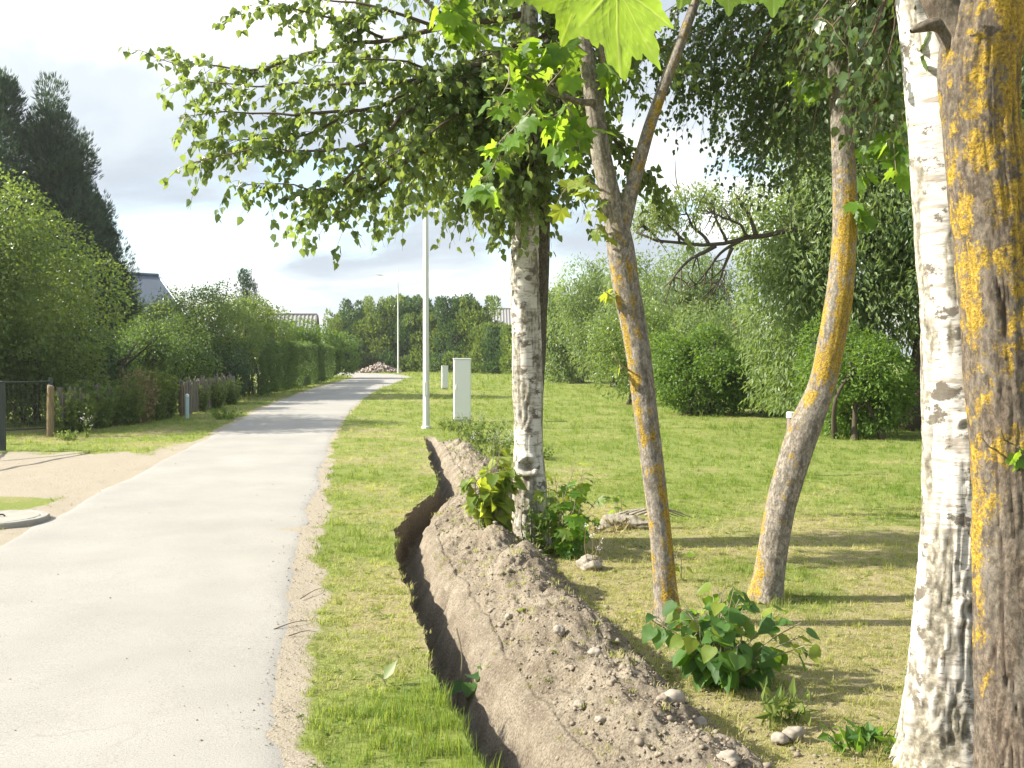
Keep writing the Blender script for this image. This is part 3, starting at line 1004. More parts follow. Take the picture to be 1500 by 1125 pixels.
# ------------------------------------------------------------------ garden side (left)
thj = 'tall dark conifers behind the apple tree'
for i, (px, Y, h, rx, lab) in enumerate([
        (8, 35, 10.9, 1.9, 'tall dark conifer at the left edge behind the big apple tree'),
        (80, 36, 11.0, 2.1, 'tallest dark conifer with a pointed tip behind the big apple tree'),
        (115, 37, 9.6, 1.6, 'dark conifer close right of the tallest one'),
        (143, 38, 7.2, 1.2, 'shorter dark conifer at the right end of the conifer group'),
        (45, 38, 9.6, 2.0, 'dark conifer between the two tallest ones, seen in the dip of their outline')]):
    X = (px - 750) / F_PX * Y
    bg_tree('conifer', lab, 'tree', (X, Y), h, .6, rx * 1.1, 60, 1.15, 34000, .22, T_SPRAY, M['thuja_leaf'], 200 + i, 'up', thj, r=.16, limbs=8, cull=.30, cf=1.0, shape='cone')

bg_tree('apple_tree', 'big sunlit apple tree with a wide crown at the left edge behind the fence', 'tree', (-12.7, 22.5), 5.35, .8, 3.5, 60, 1.15, 62000, .09, T_OVAL, M['garden_leaf'], 301, r=.16, limbs=14, cull=.38, cf=1.5)
bg_tree('apple_tree', 'bushy apple tree with drooping boughs in the middle of the left garden row', 'tree', (-11.25, 35), 4.0, .7, 2.5, 30, .8, 21000, .09, T_OVAL, M['garden_leaf'], 302, r=.12, limbs=9, cull=.42, cf=1.4)
bg_tree('apple_tree', 'rounder apple tree just left of the clipped hedge', 'tree', (-11.2, 42), 4.1, .8, 2.2, 26, .8, 16000, .10, T_OVAL, M['garden_leaf'], 303, r=.12, limbs=8, cull=.42, cf=1.4)
bg_tree('spruce_tree', 'small dark spruce whose top shows above the garden row', 'tree', (-16.6, 62), 6.9, .8, 1.9, 24, .75, 7000, .18, T_SPRAY, M['thuja_leaf'], 304, 'up', r=.14, limbs=4, shape='cone')
bg_tree('garden_tree', 'light green garden tree rising behind the clipped hedge', 'tree', (-12.4, 53), 3.4, .4, 2.1, 22, .8, 12000, .13, T_OVAL, M['bush_leaf'], 305, r=.1, limbs=6)
bg_tree('garden_tree', 'yellowish green tree at the far end of the clipped hedge', 'tree', (-12.0, 64), 3.0, .2, 1.7, 20, .8, 10000, .15, T_OVAL, M['bush_leaf'], 306, r=.1, limbs=6)

for i, (X, Y, h, rx, m, lab) in enumerate([
        (-12.0, 20.6, 2.1, 1.3, 'garden_leaf', 'dark shrub behind the wire gate at the left edge'),
        (-10.9, 22.6, 1.9, 1.2, 'garden_leaf', 'tangled shrub behind the wooden post and tall weeds'),
        (-11.0, 25.4, 2.3, 1.3, 'dark_leaf', 'dense dark shrub behind the small wooden wicket'),
        (-10.6, 28.3, 2.4, 1.3, 'hedge_leaf', 'broad shrub behind the middle of the old picket fence'),
        (-10.7, 31.2, 2.5, 1.4, 'hedge_leaf', 'leafy shrub behind the far end of the picket fence'),
        (-10.4, 34.2, 2.2, 1.15, 'dark_leaf', 'shaded shrub filling the gap before the clipped hedge')]):
    bg_tree('shrub', lab, 'shrub', (X, Y), h, .05, rx, 18, .6, 9500, .085, T_OVAL, M[m], 320 + i, r=.05, limbs=6, stems=4, group='shrubs behind the garden fence')


def hedge():
    """Clipped hedge: leaves in the skin of a rounded box."""
    t = thing('clipped_hedge', (-9.7, 46, 0), 'long clipped green hedge with a flat sunlit top along the left of the lane', 'hedge')
    rng = np.random.default_rng(5)
    n = 60000
    Y = rng.uniform(36.2, 60, n); xf = np.interp(Y, [36, 46, 60], [-9.25, -9.85, -10.95])
    f = rng.uniform(0, 1, n)
    hh = np.interp(Y, [36.2, 37, 60], [1.9, 2.0, 2.0]) + (fbm(np.stack([Y * .9, Y * 0], -1), 3, 9) - .5) * .25
    face = f < .55; top = (f >= .55) & (f < .85); end = f >= .85
    x = np.where(face, xf + .04, xf - rng.uniform(0, 1.3, n)); z = np.where(top, hh, rng.uniform(.05, 1, n) * hh)
    Y = np.where(end, 36.1 + rng.uniform(0, .2, n), Y)
    lump = (fbm(np.stack([x * 2, Y * 1.4, z * 2], -1), 4, 12) - .5)
    x = x + np.where(face, lump * .55, 0); z = z + np.where(top, lump * .4, 0); Y = Y + np.where(end, -lump * .5, 0)
    rnd = rng.uniform(-.10, .10, (n, 3)); P = np.stack([x, Y, np.maximum(z, .03)], 1) + rnd * [1, 1, .6]
    out = np.where(face[:, None], [[1., -.1, .3]], np.where(top[:, None], [[0., 0, 1.]], [[0, -1., .3]]))
    D = out + .9 * rdir(n, rng); Nn = out + .9 * rdir(n, rng)
    k = fbm(P * 1.8, 3, 15) > .36
    leaf_cloud('foliage', P[k], D[k], Nn[k], .095 * rng.uniform(.7, 1.3, k.sum()), T_OVAL, np.clip(.5 + lump[k] * 1.2 + rng.normal(0, .2, k.sum()), 0, 1), M['hedge_leaf'], t)
    mb = MB()
    for y in np.arange(36.6, 60, .8):
        xx = float(np.interp(y, [36, 46, 60], [-9.25, -9.85, -10.95])) - .6
        for s in range(2):
            e = (xx + rng.uniform(-.4, .4), y + rng.uniform(-.3, .3), 1.6)
            mb.tube(spline([(xx, y, -.05), (xx + rng.uniform(-.1, .1), y, .7), e], 6), np.linspace(.03, .012, 6), 5)
    mb.build('stems', M['bg_bark'], t)


hedge()

# far hedge trees
fr = 'hedge trees at the end of the lane'
fl = ['far hedge tree at the left end, over the bend of the lane', 'far hedge tree just left of the rubble heap', 'far hedge tree behind the rubble heap', 'far hedge tree behind the distant lamp post',
      'tallest far hedge tree, right of the distant lamp post', 'far hedge tree seen beside the near lamp post', 'far hedge tree in front of the left part of the barn roof', 'far hedge tree behind the small white cabinet',
      'far hedge tree covering the middle of the barn roof', 'far hedge tree right above the tall cabinet', 'far hedge tree beside the white birch trunk', 'low far hedge tree hidden behind the white birch trunk']
for i, (px, Y, h, rx) in enumerate([(512, 92, 5.2, 2.4), (535, 90, 6.0, 2.2), (560, 89, 6.3, 2.3), (588, 90, 6.5, 2.2), (606, 88, 6.4, 2.2), (628, 87, 5.0, 1.8), (650, 86, 4.3, 1.6),
                                    (674, 84, 6.2, 1.9), (698, 83, 6.0, 1.9), (722, 80, 3.7, 1.7), (748, 78, 3.2, 1.8), (778, 76, 3.9, 2.0)]):
    bg_tree('hedge_tree', fl[i], 'tree', ((px - 750) / F_PX * Y, Y), h, .0, rx * 1.1, 46, .78, 13000, .22, T_OVAL, M['dark_leaf' if i % 3 == 1 else 'garden_leaf'], 400 + i, 'up', fr, r=.1, limbs=4, cull=.30, cf=.8, stems=2, peaks=9)

# willows and bushes on the right
wg = 'willows along the far side of the meadow'
for i, (px, Y, h, rx, n, lab) in enumerate([
        (815, 62, 6.2, 2.6, 11000, 'distant grey green willow just right of the white birch trunk'),
        (850, 54, 7.0, 2.9, 16000, 'rounded pale willow behind the upper forked trunk'),
        (900, 47, 6.6, 2.9, 20000, 'broad willow left of the forked lichen trunk'),
        (955, 43, 6.3, 2.7, 18000, 'silvery willow right behind the forked lichen trunk'),
        (1005, 40, 5.9, 2.3, 17000, 'willow below the bare overhanging bough'),
        (1075, 37, 3.8, 2.2, 13000, 'low willow filling the gap under the open sky')]):
    bg_tree('willow_tree', lab, 'tree', ((px - 750) / F_PX * Y, Y), h, .2, rx, 30, 1.05, n, .20 - .0014 * (62 - Y), T_NARROW if Y < 50 else T_OVAL, M['willow_leaf'], 500 + i, 'willow', wg, r=.16, limbs=7, cull=.40, cf=1.0)


def big_willow():
    base = (8.3, 20.5, 0)
    t = thing('willow_tree', base, 'big willow with hanging silvery foliage and a long bare bough over the meadow', 'tree', wg)
    blobs = auto_blobs((8.6, 21.5, 5.2), 3.0, 4.6, 44, 1.15, 611)
    blobs += [(5.9, 21.5, 2.6, 1.0, 1.5), (5.8, 21.8, 4.4, .9, 1.4), (6.4, 21.2, 6.0, 1.2, 1.4), (7.0, 20.8, 3.4, 1.1, 1.3), (6.2, 22.3, 1.4, .9, 1.0), (6.6, 21.0, 7.4, 1.4, 1.3)]
    bg_trunk(t, base, (8.4, 20.8, 8.0), blobs, .24, M['bg_bark'], 12, seed=3)
    blobs += [(6.15 + .35 * k % 1.4, 20.6 + .4 * (k % 4), 1.2 + .62 * k, .85, 1.1) for k in range(11)]
    crown('crown', blobs, 95000, .15, T_NARROW, M['willow_leaf'], t, 612, 'willow', cull=.38, cf=1.1, gz0=.35)
    Yb = 20.5
    mb = MB()
    br = [[(1335, 395, 20.7), (1250, 350, 20.6), (1180, 336, 20.5), (1115, 346, Yb), (1085, 347, Yb), (1050, 358, Yb), (1010, 356, Yb), (975, 352, Yb), (935, 336, Yb)],
          [(1090, 349, Yb), (1060, 366, Yb), (1040, 392, Yb), (1022, 414, Yb)],
          [(1075, 360, Yb), (1062, 390, Yb), (1045, 428, Yb - .2)],
          [(1050, 358, Yb), (1020, 375, Yb), (1000, 390, Yb), (985, 412, Yb)],
          [(1110, 342, Yb), (1106, 325, Yb), (1095, 305, Yb), (1075, 288, Yb + .4)],
          [(1040, 357, Yb), (1020, 335, Yb), (1010, 312, Yb), (1002, 295, Yb)],
          [(1010, 356, Yb), (990, 335, Yb), (970, 318, Yb), (955, 305, Yb)],
          [(975, 352, Yb), (955, 335, Yb), (942, 320, Yb)],
          [(1065, 352, Yb), (1055, 330, Yb), (1048, 308, Yb), (1040, 292, Yb)],
          [(1100, 343, Yb), (1085, 328, Yb - .3), (1060, 318, Yb - .5), (1030, 310, Yb - .6)]]
    rs = [.08, .04, .04, .05, .05, .04, .035, .03, .035, .035]
    for b, r in zip(br, rs):
        P = spline([at(*p) for p in b], 14)
        P = P + (fbm(P * 2.2, 2, 8)[:, None] - .5) * .25
        mb.tube(P, np.linspace(r, r * .3, 14), 7)
        rng = np.random.default_rng(int(r * 1e4) + len(b))
        for k in range(7):
            a = P[rng.integers(5, 14)]; e = a + rng.normal(0, .25, 3) + [-.1, 0, .25 if b[-1][1] < 340 else -.35]
            mb.tube(spline([a, (a + e) / 2 + rng.normal(0, .06, 3), e], 5), np.linspace(.018, .006, 5), 4)
    mb.build('bough', M['bg_bark'], t, smooth=True)
    bb = [(*at(px, py, Yb), r, r * .6) for px, py, r in [(1000, 305, .62), (965, 315, .5), (1035, 300, .55), (1070, 300, .5), (1095, 292, .5), (940, 328, .35), (1020, 322, .5), (985, 300, .5), (1060, 320, .4), (1005, 285, .4), (955, 340, .3)]]
    crown('bough_foliage', [(a, b_, c_ + .16, d_, e_) for a, b_, c_, d_, e_ in bb], 7500, .085, T_NARROW, M['bough_leaf'], t, 613, 'willow', cull=.44, cf=2.2)


big_willow()
bg_tree('willow_tree', 'dark willow with twin trunks at the right, behind the big white birch', 'tree', (10.3, 18.6), 8.5, .6, 2.4, 40, 1.15, 42000, .13, T_NARROW, M['dark_leaf'], 620, 'willow', wg, r=.17, limbs=9, cull=.42, stems=2)
bg = 'bushes at the meadow edge'
bg_tree('meadow_bush', 'wide round bush on the meadow left of the bent lichen trunk', 'bush', (5.15, 26), 2.25, .05, 1.55, 30, .62, 24000, .085, T_OVAL, M['bush_leaf'], 630, r=.06, limbs=8, stems=4, group=bg, cf=2.0)
bg_tree('meadow_bush', 'shaded bush close right of the wide round bush', 'bush', (7.1, 25.6), 2.2, .05, 1.25, 22, .6, 13000, .085, T_OVAL, M['bush_leaf'], 631, r=.05, limbs=6, stems=4, group=bg, cf=2.0)
bg_tree('meadow_bush', 'bright green bush between the bent trunk and the big white birch', 'bush', (6.5, 18.8), 2.1, .1, 1.15, 24, .55, 17000, .075, T_OVAL, M['bush_leaf'], 632, r=.05, limbs=6, stems=3, group=bg, cf=2.2)
bg_tree('meadow_bush', 'leafy thicket on the meadow behind the forked trunk', 'bush', (4.0, 31), 3.4, .1, 1.5, 22, .75, 13000, .10, T_OVAL, M['garden_leaf'], 633, r=.06, limbs=6, stems=3, group=bg, cf=1.6)

# ------------------------------------------------------------------ foreground trees
def px_path(rows, Y):
    out = []
    for r in rows:
        y = r[3] if len(r) > 3 else Y
        out.append((*at(r[0], r[1], y), r[2] / 2 * y / F_PX))
    return out


def big_trunk(name, ctrl, n, rows, mat, parent, style, seed, flare=0.0, knots=(), lich_f=None):
    C = spline(ctrl, rows); P, R = C[:, :3], C[:, 3]
    T, A, B = frames(P)
    an = np.arange(n) * 2 * PI / n
    cs, sn = np.cos(an), np.sin(an)
    dirv = cs[None, :, None] * A[:, None] + sn[None, :, None] * B[:, None]
    z = P[:, 2][:, None] + 0 * an[None]
    r0 = float(np.median(R))
    cyl = np.stack([cs[None] + 0 * z, sn[None] + 0 * z, z], -1)
    low = fbm(cyl * [1.1, 1.1, 2.2], 3, seed) - .5
    disp = low * .22
    crack = np.zeros_like(z); lich = np.zeros_like(z)
    if style == 'birch':
        ridge = np.abs(fbm(cyl * [4.2, 4.2, 4.5] + .35 * low[..., None], 4, seed + 1) - .5) * 2
        fine = fbm(cyl * [9, 9, 16], 4, seed + 2)
        patch = fbm(cyl * [1.4, 1.4, 2.6], 4, seed + 3)
        rough = np.clip(sstep(.50, .58, patch) + sstep(.42, .12, z) * 1.1 * sstep(.35, .5, patch + .12) + sstep(.36, .0, z) * .6, 0, 1)
        groove = sstep(.26, .04, ridge)
        disp = disp + rough * ((ridge - .3) * .10 + (fine - .5) * .09) - groove * .05 * sstep(1.7, .9, z)
        crack = np.clip(rough * (.45 + .75 * groove + .6 * (fine - .45)) + groove * .8 * sstep(1.5, .6, z) * sstep(.40, .5, patch), 0, 1)
        th = np.arctan2(sn, cs)
    else:
        ridge = np.abs(fbm(cyl * [6, 6, 3.2], 4, seed + 1) - .5) * 2
        fine = fbm(cyl * [10, 10, 14], 3, seed + 2)
        groove = sstep(.14, .02, ridge)
        big = np.abs(fbm(cyl * [2.1, 2.1, .9] + .4 * low[..., None], 3, seed + 5) - .5) * 2
        split = sstep(.05, .0, big) * sstep(.5, .62, fbm(cyl * [1, 1, 1.2], 2, seed + 7))
        k = 1.0 if r0 > .09 else .5
        disp = disp + ((ridge - .3) * .06 + (fine - .5) * .07 - groove * .04) * k - split * .10 * k
        crack = np.clip(split * 1.2 * k + groove * .35, 0, 1)
        lich = (fbm(cyl * [1.3, 1.3, 1.6], 3, seed + 9) - .5) * .55
        if lich_f is not None: lich = lich + lich_f(z, (dirv @ np.array([-.35, -.94, 0])))
    for kz, kang, kr, kh in knots:          # branch scars: raised collar round a hollow
        d = np.sqrt(((z - kz)) ** 2 + (R[:, None] * ((an[None] - kang + PI) % (2 * PI) - PI)) ** 2) / kr
        disp = disp + kh * (np.exp(-((d - 1) / .35) ** 2) - 1.0 * np.exp(-(d / .55) ** 2))
        crack = np.maximum(crack, np.exp(-(d / .62) ** 4) * .95)
    rad = R[:, None] * (1 + disp * (1 if style == 'birch' else .8))
    if flare:
        h0 = P[0, 2]
        rad = rad * (1 + flare * np.exp(-(z - h0) / .16) * (1 + .5 * np.cos(an * 4 + seed)[None]))
    V = P[:, None] + rad[..., None] * dirv
    i = np.arange(rows - 1)[:, None] * n; j = np.arange(n)[None]; j2 = (j + 1) % n
    F = np.stack([i + j, i + j2, i + n + j2, i + n + j], -1).reshape(-1, 4)
    return obj(name, V.reshape(-1, 3), [F], mat, parent, attrs={'crack': crack.ravel(), 'lichen': lich.ravel()}, smooth=True)


class Spray:
    """Leafy twigs along branches: gathers leaves, then links them."""
    def __init__(s, seed): s.rng = np.random.default_rng(seed); s.P = []; s.D = []; s.N = []; s.S = []; s.mb = MB(); s.lb = MB(); s.nb = 0
    def branch(s, pts, r0=.012, r1=.003, gap=.052, tl=(.2, .46), lg=.022, size=(.055, .08), droop=.55, start=.12, side=1.0, n=18):
        rng = s.rng
        P = spline(pts, n); P = P + (np.stack([fbm(P * 2.2 + 9 * k, 3, 80 + k) for k in range(3)], 1) - .5) * (.26 if np.linalg.norm(P[-1] - P[0]) > 1.5 else .12) * np.linspace(0, 1, n)[:, None] ** .5
        s.lb.tube(P, np.linspace(r0, r1, n), 6); s.nb += 1
        L = np.linalg.norm(np.diff(P, axis=0), axis=1).sum()
        T = nrm(np.gradient(P, axis=0))
        m = max(3, int(L * (1 - start) / gap))
        for t in np.linspace(start, 1, m):
            f = t * (n - 1); i = min(int(f), n - 2); a = P[i] + (P[i + 1] - P[i]) * (f - i)
            d = T[i] * rng.uniform(.2, .9) + side * rng.normal(0, .75, 3); d[2] *= .6
            d = d / np.linalg.norm(d); ln = rng.uniform(*tl) * (1.1 - .4 * t)
            q = np.linspace(0, 1, 6)[:, None]
            tw = a + d * ln * q + np.array([0, 0, -1]) * droop * ln * q ** 1.7 + rng.normal(0, .006, (6, 3))
            s.mb.tube(tw, np.linspace(.0028, .001, 6), 3, cap=False)
            k = max(3, int(ln / lg))
            u = np.sort(rng.uniform(.08, 1.02, k)); ii = np.minimum((u * 5).astype(int), 4)
            lp = tw[ii] + (tw[ii + 1] - tw[ii]) * (u * 5 - ii)[:, None] + rng.normal(0, .013, (k, 3))
            s.P.append(lp); s.D.append(np.array([0, 0, -1.0]) + .45 * d + .55 * rng.normal(size=(k, 3)))
            s.N.append(rng.normal(size=(k, 3)) + np.array([.1, -.2, .3])); s.S.append(rng.uniform(*size, k))
        return P
    def link(s, parent, mat, T=T_BIRCH, key='birch', n_parts=280, twigmat=None, seed=1):
        P = np.concatenate(s.P); D = np.concatenate(s.D); Nn = np.concatenate(s.N); S = np.concatenate(s.S)
        var = np.clip(s.rng.normal(.5, .27, len(P)), 0, 1)
        x = P[:, 0] / np.maximum(P[:, 1], .1); zc = (P[:, 2] - CAM_Z) / np.maximum(P[:, 1], .1)
        vis = (P[:, 1] > .3) & (np.abs(x) < .52) & (zc < .385)
        sc = np.where(vis, S / np.maximum(P[:, 1], .1), 0) * (1 + .3 * s.rng.uniform(size=len(P)))
        o = np.argsort(-sc); big, rest = o[:n_parts], o[n_parts:]
        if n_parts: leaf_parts(P[big], D[big], Nn[big], S[big], T, key, mat, parent, var[big])
        leaf_cloud('foliage', P[rest], D[rest], Nn[rest], S[rest], T, var[rest], mat, parent)
        s.lb.build('branches', twigmat or M['twig'], parent, smooth=True)
        w = s.mb.build('twigs', twigmat or M['twig'], parent); w['kind'] = 'stuff'


def birch_left():
    Yb = 8.2
    base = at(775, 803, Yb)
    t = thing('birch_tree', (base[0], Yb, 0), 'white birch at the trench with a low branch scar and long leafy boughs', 'tree')
    rows = [(775, 812, 62), (777, 770, 52), (776, 700, 48), (774, 650, 44), (773, 550, 43), (770, 450, 42), (769, 350, 40), (769, 280, 36), (772, 200, 32), (775, 100, 28), (775, 0, 26), (772, -180, 20), (768, -420, 8)]
    C = px_path(rows, Yb)
    th = [(math.atan2(0, 1))]
    big_trunk('trunk', C, 64, 420, M['birch_bark'], t, 'birch', 31, flare=.25, knots=[(at(775, 680, Yb)[2], KNOT_ANG, .075, .32)])
    s = Spray(90)
    def B(*pts, **k): s.branch([at(*p) for p in pts], **k)
    # long boughs reaching left, over the lane's edge
    B((770, 60, 8.2), (700, 95, 8.0), (611, 116, 7.8), (573, 146, 7.8), (517, 164, 7.7), (439, 168, 7.6), (345, 172, 7.6), (262, 176, 7.6), r0=.026)
    B((770, 20, 8.2), (640, 40, 8.0), (560, 55, 8.0), (495, 69, 7.9), (364, 103, 7.8), (290, 92, 7.8), (215, 78, 7.8), r0=.026)
    B((770, 130, 8.2), (680, 130, 7.9), (595, 160, 7.7), (573, 187, 7.6), (528, 216, 7.5), (450, 222, 7.4), (370, 222, 7.4), (290, 232, 7.4), r0=.024)
    B((770, 180, 8.2), (678, 188, 7.8), (622, 226, 7.6), (560, 245, 7.5), (498, 268, 7.4), (420, 268, 7.4), (335, 262, 7.4), r0=.02)
    B((611, 116, 7.8), (520, 120, 7.6), (440, 125, 7.6), (350, 130, 7.5), (270, 120, 7.6), r0=.014)
    B((560, 209, 7.6), (520, 250, 7.5), (480, 285, 7.4), (425, 290, 7.4), r0=.012)
    B((600, 235, 7.6), (545, 275, 7.5), (490, 312, 7.4), r0=.012)
    B((517, 164, 7.7), (460, 195, 7.6), (380, 205, 7.5), (310, 205, 7.5), r0=.012)
    B((560, 55, 8.0), (500, 30, 7.8), (430, 15, 7.7), (380, 5, 7.7), r0=.014)
    B((640, 40, 8.0), (560, 10, 7.8), (480, -5, 7.8), (400, -15, 7.7), r0=.016)
    B((640, 110, 7.9), (600, 90, 7.5), (545, 85, 7.3), (480, 95, 7.2), r0=.012)
    B((680, 160, 7.9), (640, 190, 7.4), (590, 215, 7.2), (545, 240, 7.1), r0=.012)
    # inner crown: boughs all round the trunk
    rng = np.random.default_rng(77)
    for k in range(28):
        z0 = rng.uniform(3.0, 5.6); a = rng.uniform(0, 2 * PI); L = rng.uniform(.9, 2.0)
        dx, dy = math.cos(a), math.sin(a)
        if dx > .3: L *= .62
        p0 = np.array([.13, 8.2, z0]); p1 = p0 + np.array([dx * L * .5, dy * L * .5, .25]); p2 = p0 + np.array([dx * L, dy * L, -.05 - .15 * L])
        s.branch([p0, p1, p2], r0=.016, gap=.05, tl=(.3, .62), droop=.9)
    for k in range(18):
        px = rng.uniform(590, 775); py = rng.uniform(110, 185); Y = rng.uniform(7.3, 8.6)
        s.branch([at(775, py - 60, 8.2), at((px + 775) / 2, py - 25, (Y + 8.2) / 2), at(px, py, Y)], r0=.010, gap=.06, tl=(.28, .6), droop=1.0, start=.35)
    for k in range(22):
        px = rng.uniform(665, 792); py = rng.uniform(225, 318); Y = rng.uniform(7.4, 8.3)
        s.branch([at(775, py - 90, 8.2), at((px + 775) / 2, py - 45, (Y + 8.2) / 2), at(px, py - 10, Y)], r0=.008, gap=.055, tl=(.2, .42), droop=1.1, start=.4)
    for k in range(44):    # upper crown above the picture
        z0 = rng.uniform(4.7, 7.6); a = rng.uniform(0, 2 * PI); L = rng.uniform(.8, 2.0)
        p0 = np.array([.12, 8.2, z0]); s.branch([p0, p0 + [math.cos(a) * L * .5, math.sin(a) * L * .5, .5], p0 + [math.cos(a) * L, math.sin(a) * L, .4]], r0=.014, gap=.08, tl=(.3, .6), lg=.03, droop=.8)
    s.link(t, M['birch_leaf'])


# angle (in the trunk's frame) that faces the camera
def face_angle(ctrl):
    T, A, B = frames(spline(ctrl, 40)[:, :3])
    d = np.array([-.10, -1, 0]); return math.atan2(float(d @ B[6]), float(d @ A[6]))


KNOT_ANG = face_angle(px_path([(775, 812, 62), (777, 770, 52), (776, 700, 48), (774, 650, 44), (773, 550, 43)], 8.2))
birch_left()


def dark_twin():
    rows = [(788, 815, 38), (784, 760, 34), (780, 700, 33), (778, 600, 33), (783, 500, 34), (788, 400, 32), (792, 300, 29), (797, 200, 25), (803, 120, 21), (806, 0, 18), (800, -220, 8)]
    Y = 8.42
    b = at(788, 800, Y)
    t = thing('alder_tree', (b[0], Y, 0), 'dark grey trunk pressed against the back of the birch at the trench', 'tree')
    big_trunk('trunk', px_path(rows, Y), 40, 260, M['grey_bark'], t, 'maple', 47, flare=.2)
    s = Spray(191); rng = np.random.default_rng(19)
    for k in range(13):
        z0 = rng.uniform(3.0, 4.4); px = rng.uniform(790, 905); py = rng.uniform(60, 210); Yk = rng.uniform(8.2, 9.6)
        e = np.array(at(px, py, Yk)); p0 = np.array([.28, 8.42, e[2] + .25])
        s.branch([p0, (p0 + e) / 2 + [0, 0, .12], e], r0=.012, gap=.07, tl=(.25, .5), droop=.9)
    s.link(t, M['birch_leaf'], n_parts=60)


dark_twin()


def maple_spray(parent, twigs, n_each, size, seed, mat='maple_leaf', T=T_MAPLE, key='maple', hang=.7, r=.004, twig_r=None):
    """Twigs that carry large single leaves, each leaf a part."""
    rng = np.random.default_rng(seed); mb = MB(); P = []; D = []; Nn = []; S = []
    for tw in twigs:
        pts = spline([at(*p) if len(p) == 3 and isinstance(p[0], (int, float)) and abs(p[0]) > 12 else p for p in tw], 12)
        mb.tube(pts, np.linspace(r * 1.6, r * .5, 12), 5)
        k = n_each
        for q in range(k):
            u = rng.uniform(.25, 1.0); i = min(int(u * 11), 10); a = pts[i]
            d = rng.normal(0, .6, 3) + [0, -.15, -hang]; d /= np.linalg.norm(d)
            pl = rng.uniform(.5, 1.0) * size[0] * .8
            e = a + (d * .5 + rng.normal(0, .45, 3)) * pl
            mb.tube([a, (a + e) / 2 + [0, 0, .01], e], .0016, 3, cap=False)
            P.append(e); D.append(d); Nn.append(rng.normal(0, .6, 3) + [-.1, -.35, .7]); S.append(rng.uniform(*size))
    leaf_parts(np.array(P), np.array(D), np.array(Nn), np.array(S), T, key, M[mat], parent, rng.uniform(0, 1, len(P)))
    mb.build('leaf_stalks', M['pale_twig'], parent)


def forked_maple():
    Y = 5.8
    b = at(980, 918, Y)
    t = thing('maple_tree', (b[0], Y, 0), 'slim young maple with a forked trunk and orange lichen in front of the meadow', 'tree')
    trunk = [(982, 930, 42), (976, 880, 35), (970, 800, 32), (958, 700, 32), (945, 600, 34), (932, 500, 36), (917, 420, 39), (908, 360, 40), (900, 315, 32), (880, 220, 29), (868, 140, 25), (858, 80, 22), (850, 20, 19), (840, -100, 15), (828, -330, 7)]
    big_trunk('trunk', px_path(trunk, Y), 48, 420, M['maple_bark'], t, 'maple', 52, flare=.22,
              lich_f=lambda z, f: .06 * sstep(2.3, 1.9, z) * sstep(-.4, .5, f) - .10 * sstep(2.2, 2.5, z))
    fork = [(906, 352, 24), (915, 318, 25), (926, 275, 21), (950, 190, 18), (975, 120, 16), (998, 60, 15), (1030, -40, 12), (1065, -220, 5)]
    big_trunk('limb', px_path(fork, Y), 32, 200, M['maple_bark'], t, 'maple', 55)
    side = [(872, 150, 12, 5.8), (845, 148, 9, 5.6), (800, 130, 8, 5.4), (745, 95, 7, 5.2), (700, 55, 6, 5.1), (640, 15, 5, 5.0), (590, -30, 3, 4.9)]
    big_trunk('limb', px_path(side, Y), 14, 80, M['maple_bark'], t, 'maple', 57)
    up = [(876, 155, 9), (884, 110, 8), (880, 70, 7), (868, 30, 6), (860, -40, 4)]
    big_trunk('limb', px_path(up, Y), 14, 60, M['maple_bark'], t, 'maple', 58)
    tw = [[(800, 130, 5.4), (770, 170, 5.3), (740, 200, 5.2), (715, 225, 5.2)], [(745, 95, 5.2), (745, 120, 5.1), (728, 150, 5.0)], [(800, 130, 5.4), (830, 90, 5.3), (815, 60, 5.2)],
          [(820, 138, 5.5), (835, 170, 5.5), (815, 200, 5.4)], [(845, 148, 5.6), (800, 175, 5.4), (770, 150, 5.3)], [(700, 55, 5.1), (690, 25, 5.0), (660, 10, 4.9)], [(640, 15, 5.0), (655, 0, 4.9), (670, 12, 4.9)],
          [(860, 80, 5.8), (835, 60, 5.6), (815, 85, 5.5)], [(868, 120, 5.8), (890, 100, 5.7), (905, 85, 5.6)], [(800, 130, 5.4), (775, 105, 5.3), (755, 130, 5.2)], [(770, 110, 5.3), (755, 80, 5.2), (735, 60, 5.1)],
          [(820, 138, 5.5), (850, 190, 5.5), (845, 215, 5.4)], [(740, 200, 5.2), (720, 250, 5.2), (700, 265, 5.2)]]
    maple_spray(t, tw, 8, (.11, .17), 5)
    pale = [[(885, 285, 5.8), (860, 262, 5.7), (830, 275, 5.6), (815, 300, 5.5)], [(886, 300, 5.8), (872, 280, 5.7), (862, 262, 5.7)], [(893, 350, 5.8), (880, 330, 5.7), (872, 345, 5.65)],
            [(905, 440, 5.8), (890, 430, 5.7), (882, 425, 5.7)], [(925, 545, 5.8), (905, 530, 5.7), (897, 515, 5.7)], [(895, 330, 5.8), (876, 300, 5.7), (868, 310, 5.7)]]
    maple_spray(t, pale[:1], 7, (.11, .16), 6, 'pale_leaf')
    maple_spray(t, pale[1:], 3, (.06, .11), 7, 'pale_leaf')
    # upper crown above the picture
    s = [[(840, -100, 5.8), (800, -160, 5.6), (740, -170, 5.4)], [(1030, -40, 5.8), (1080, -90, 5.9), (1120, -80, 6.0)], [(850, -150, 5.8), (900, -220, 6.0), (950, -210, 6.2)]]
    maple_spray(t, s, 14, (.12, .17), 8)


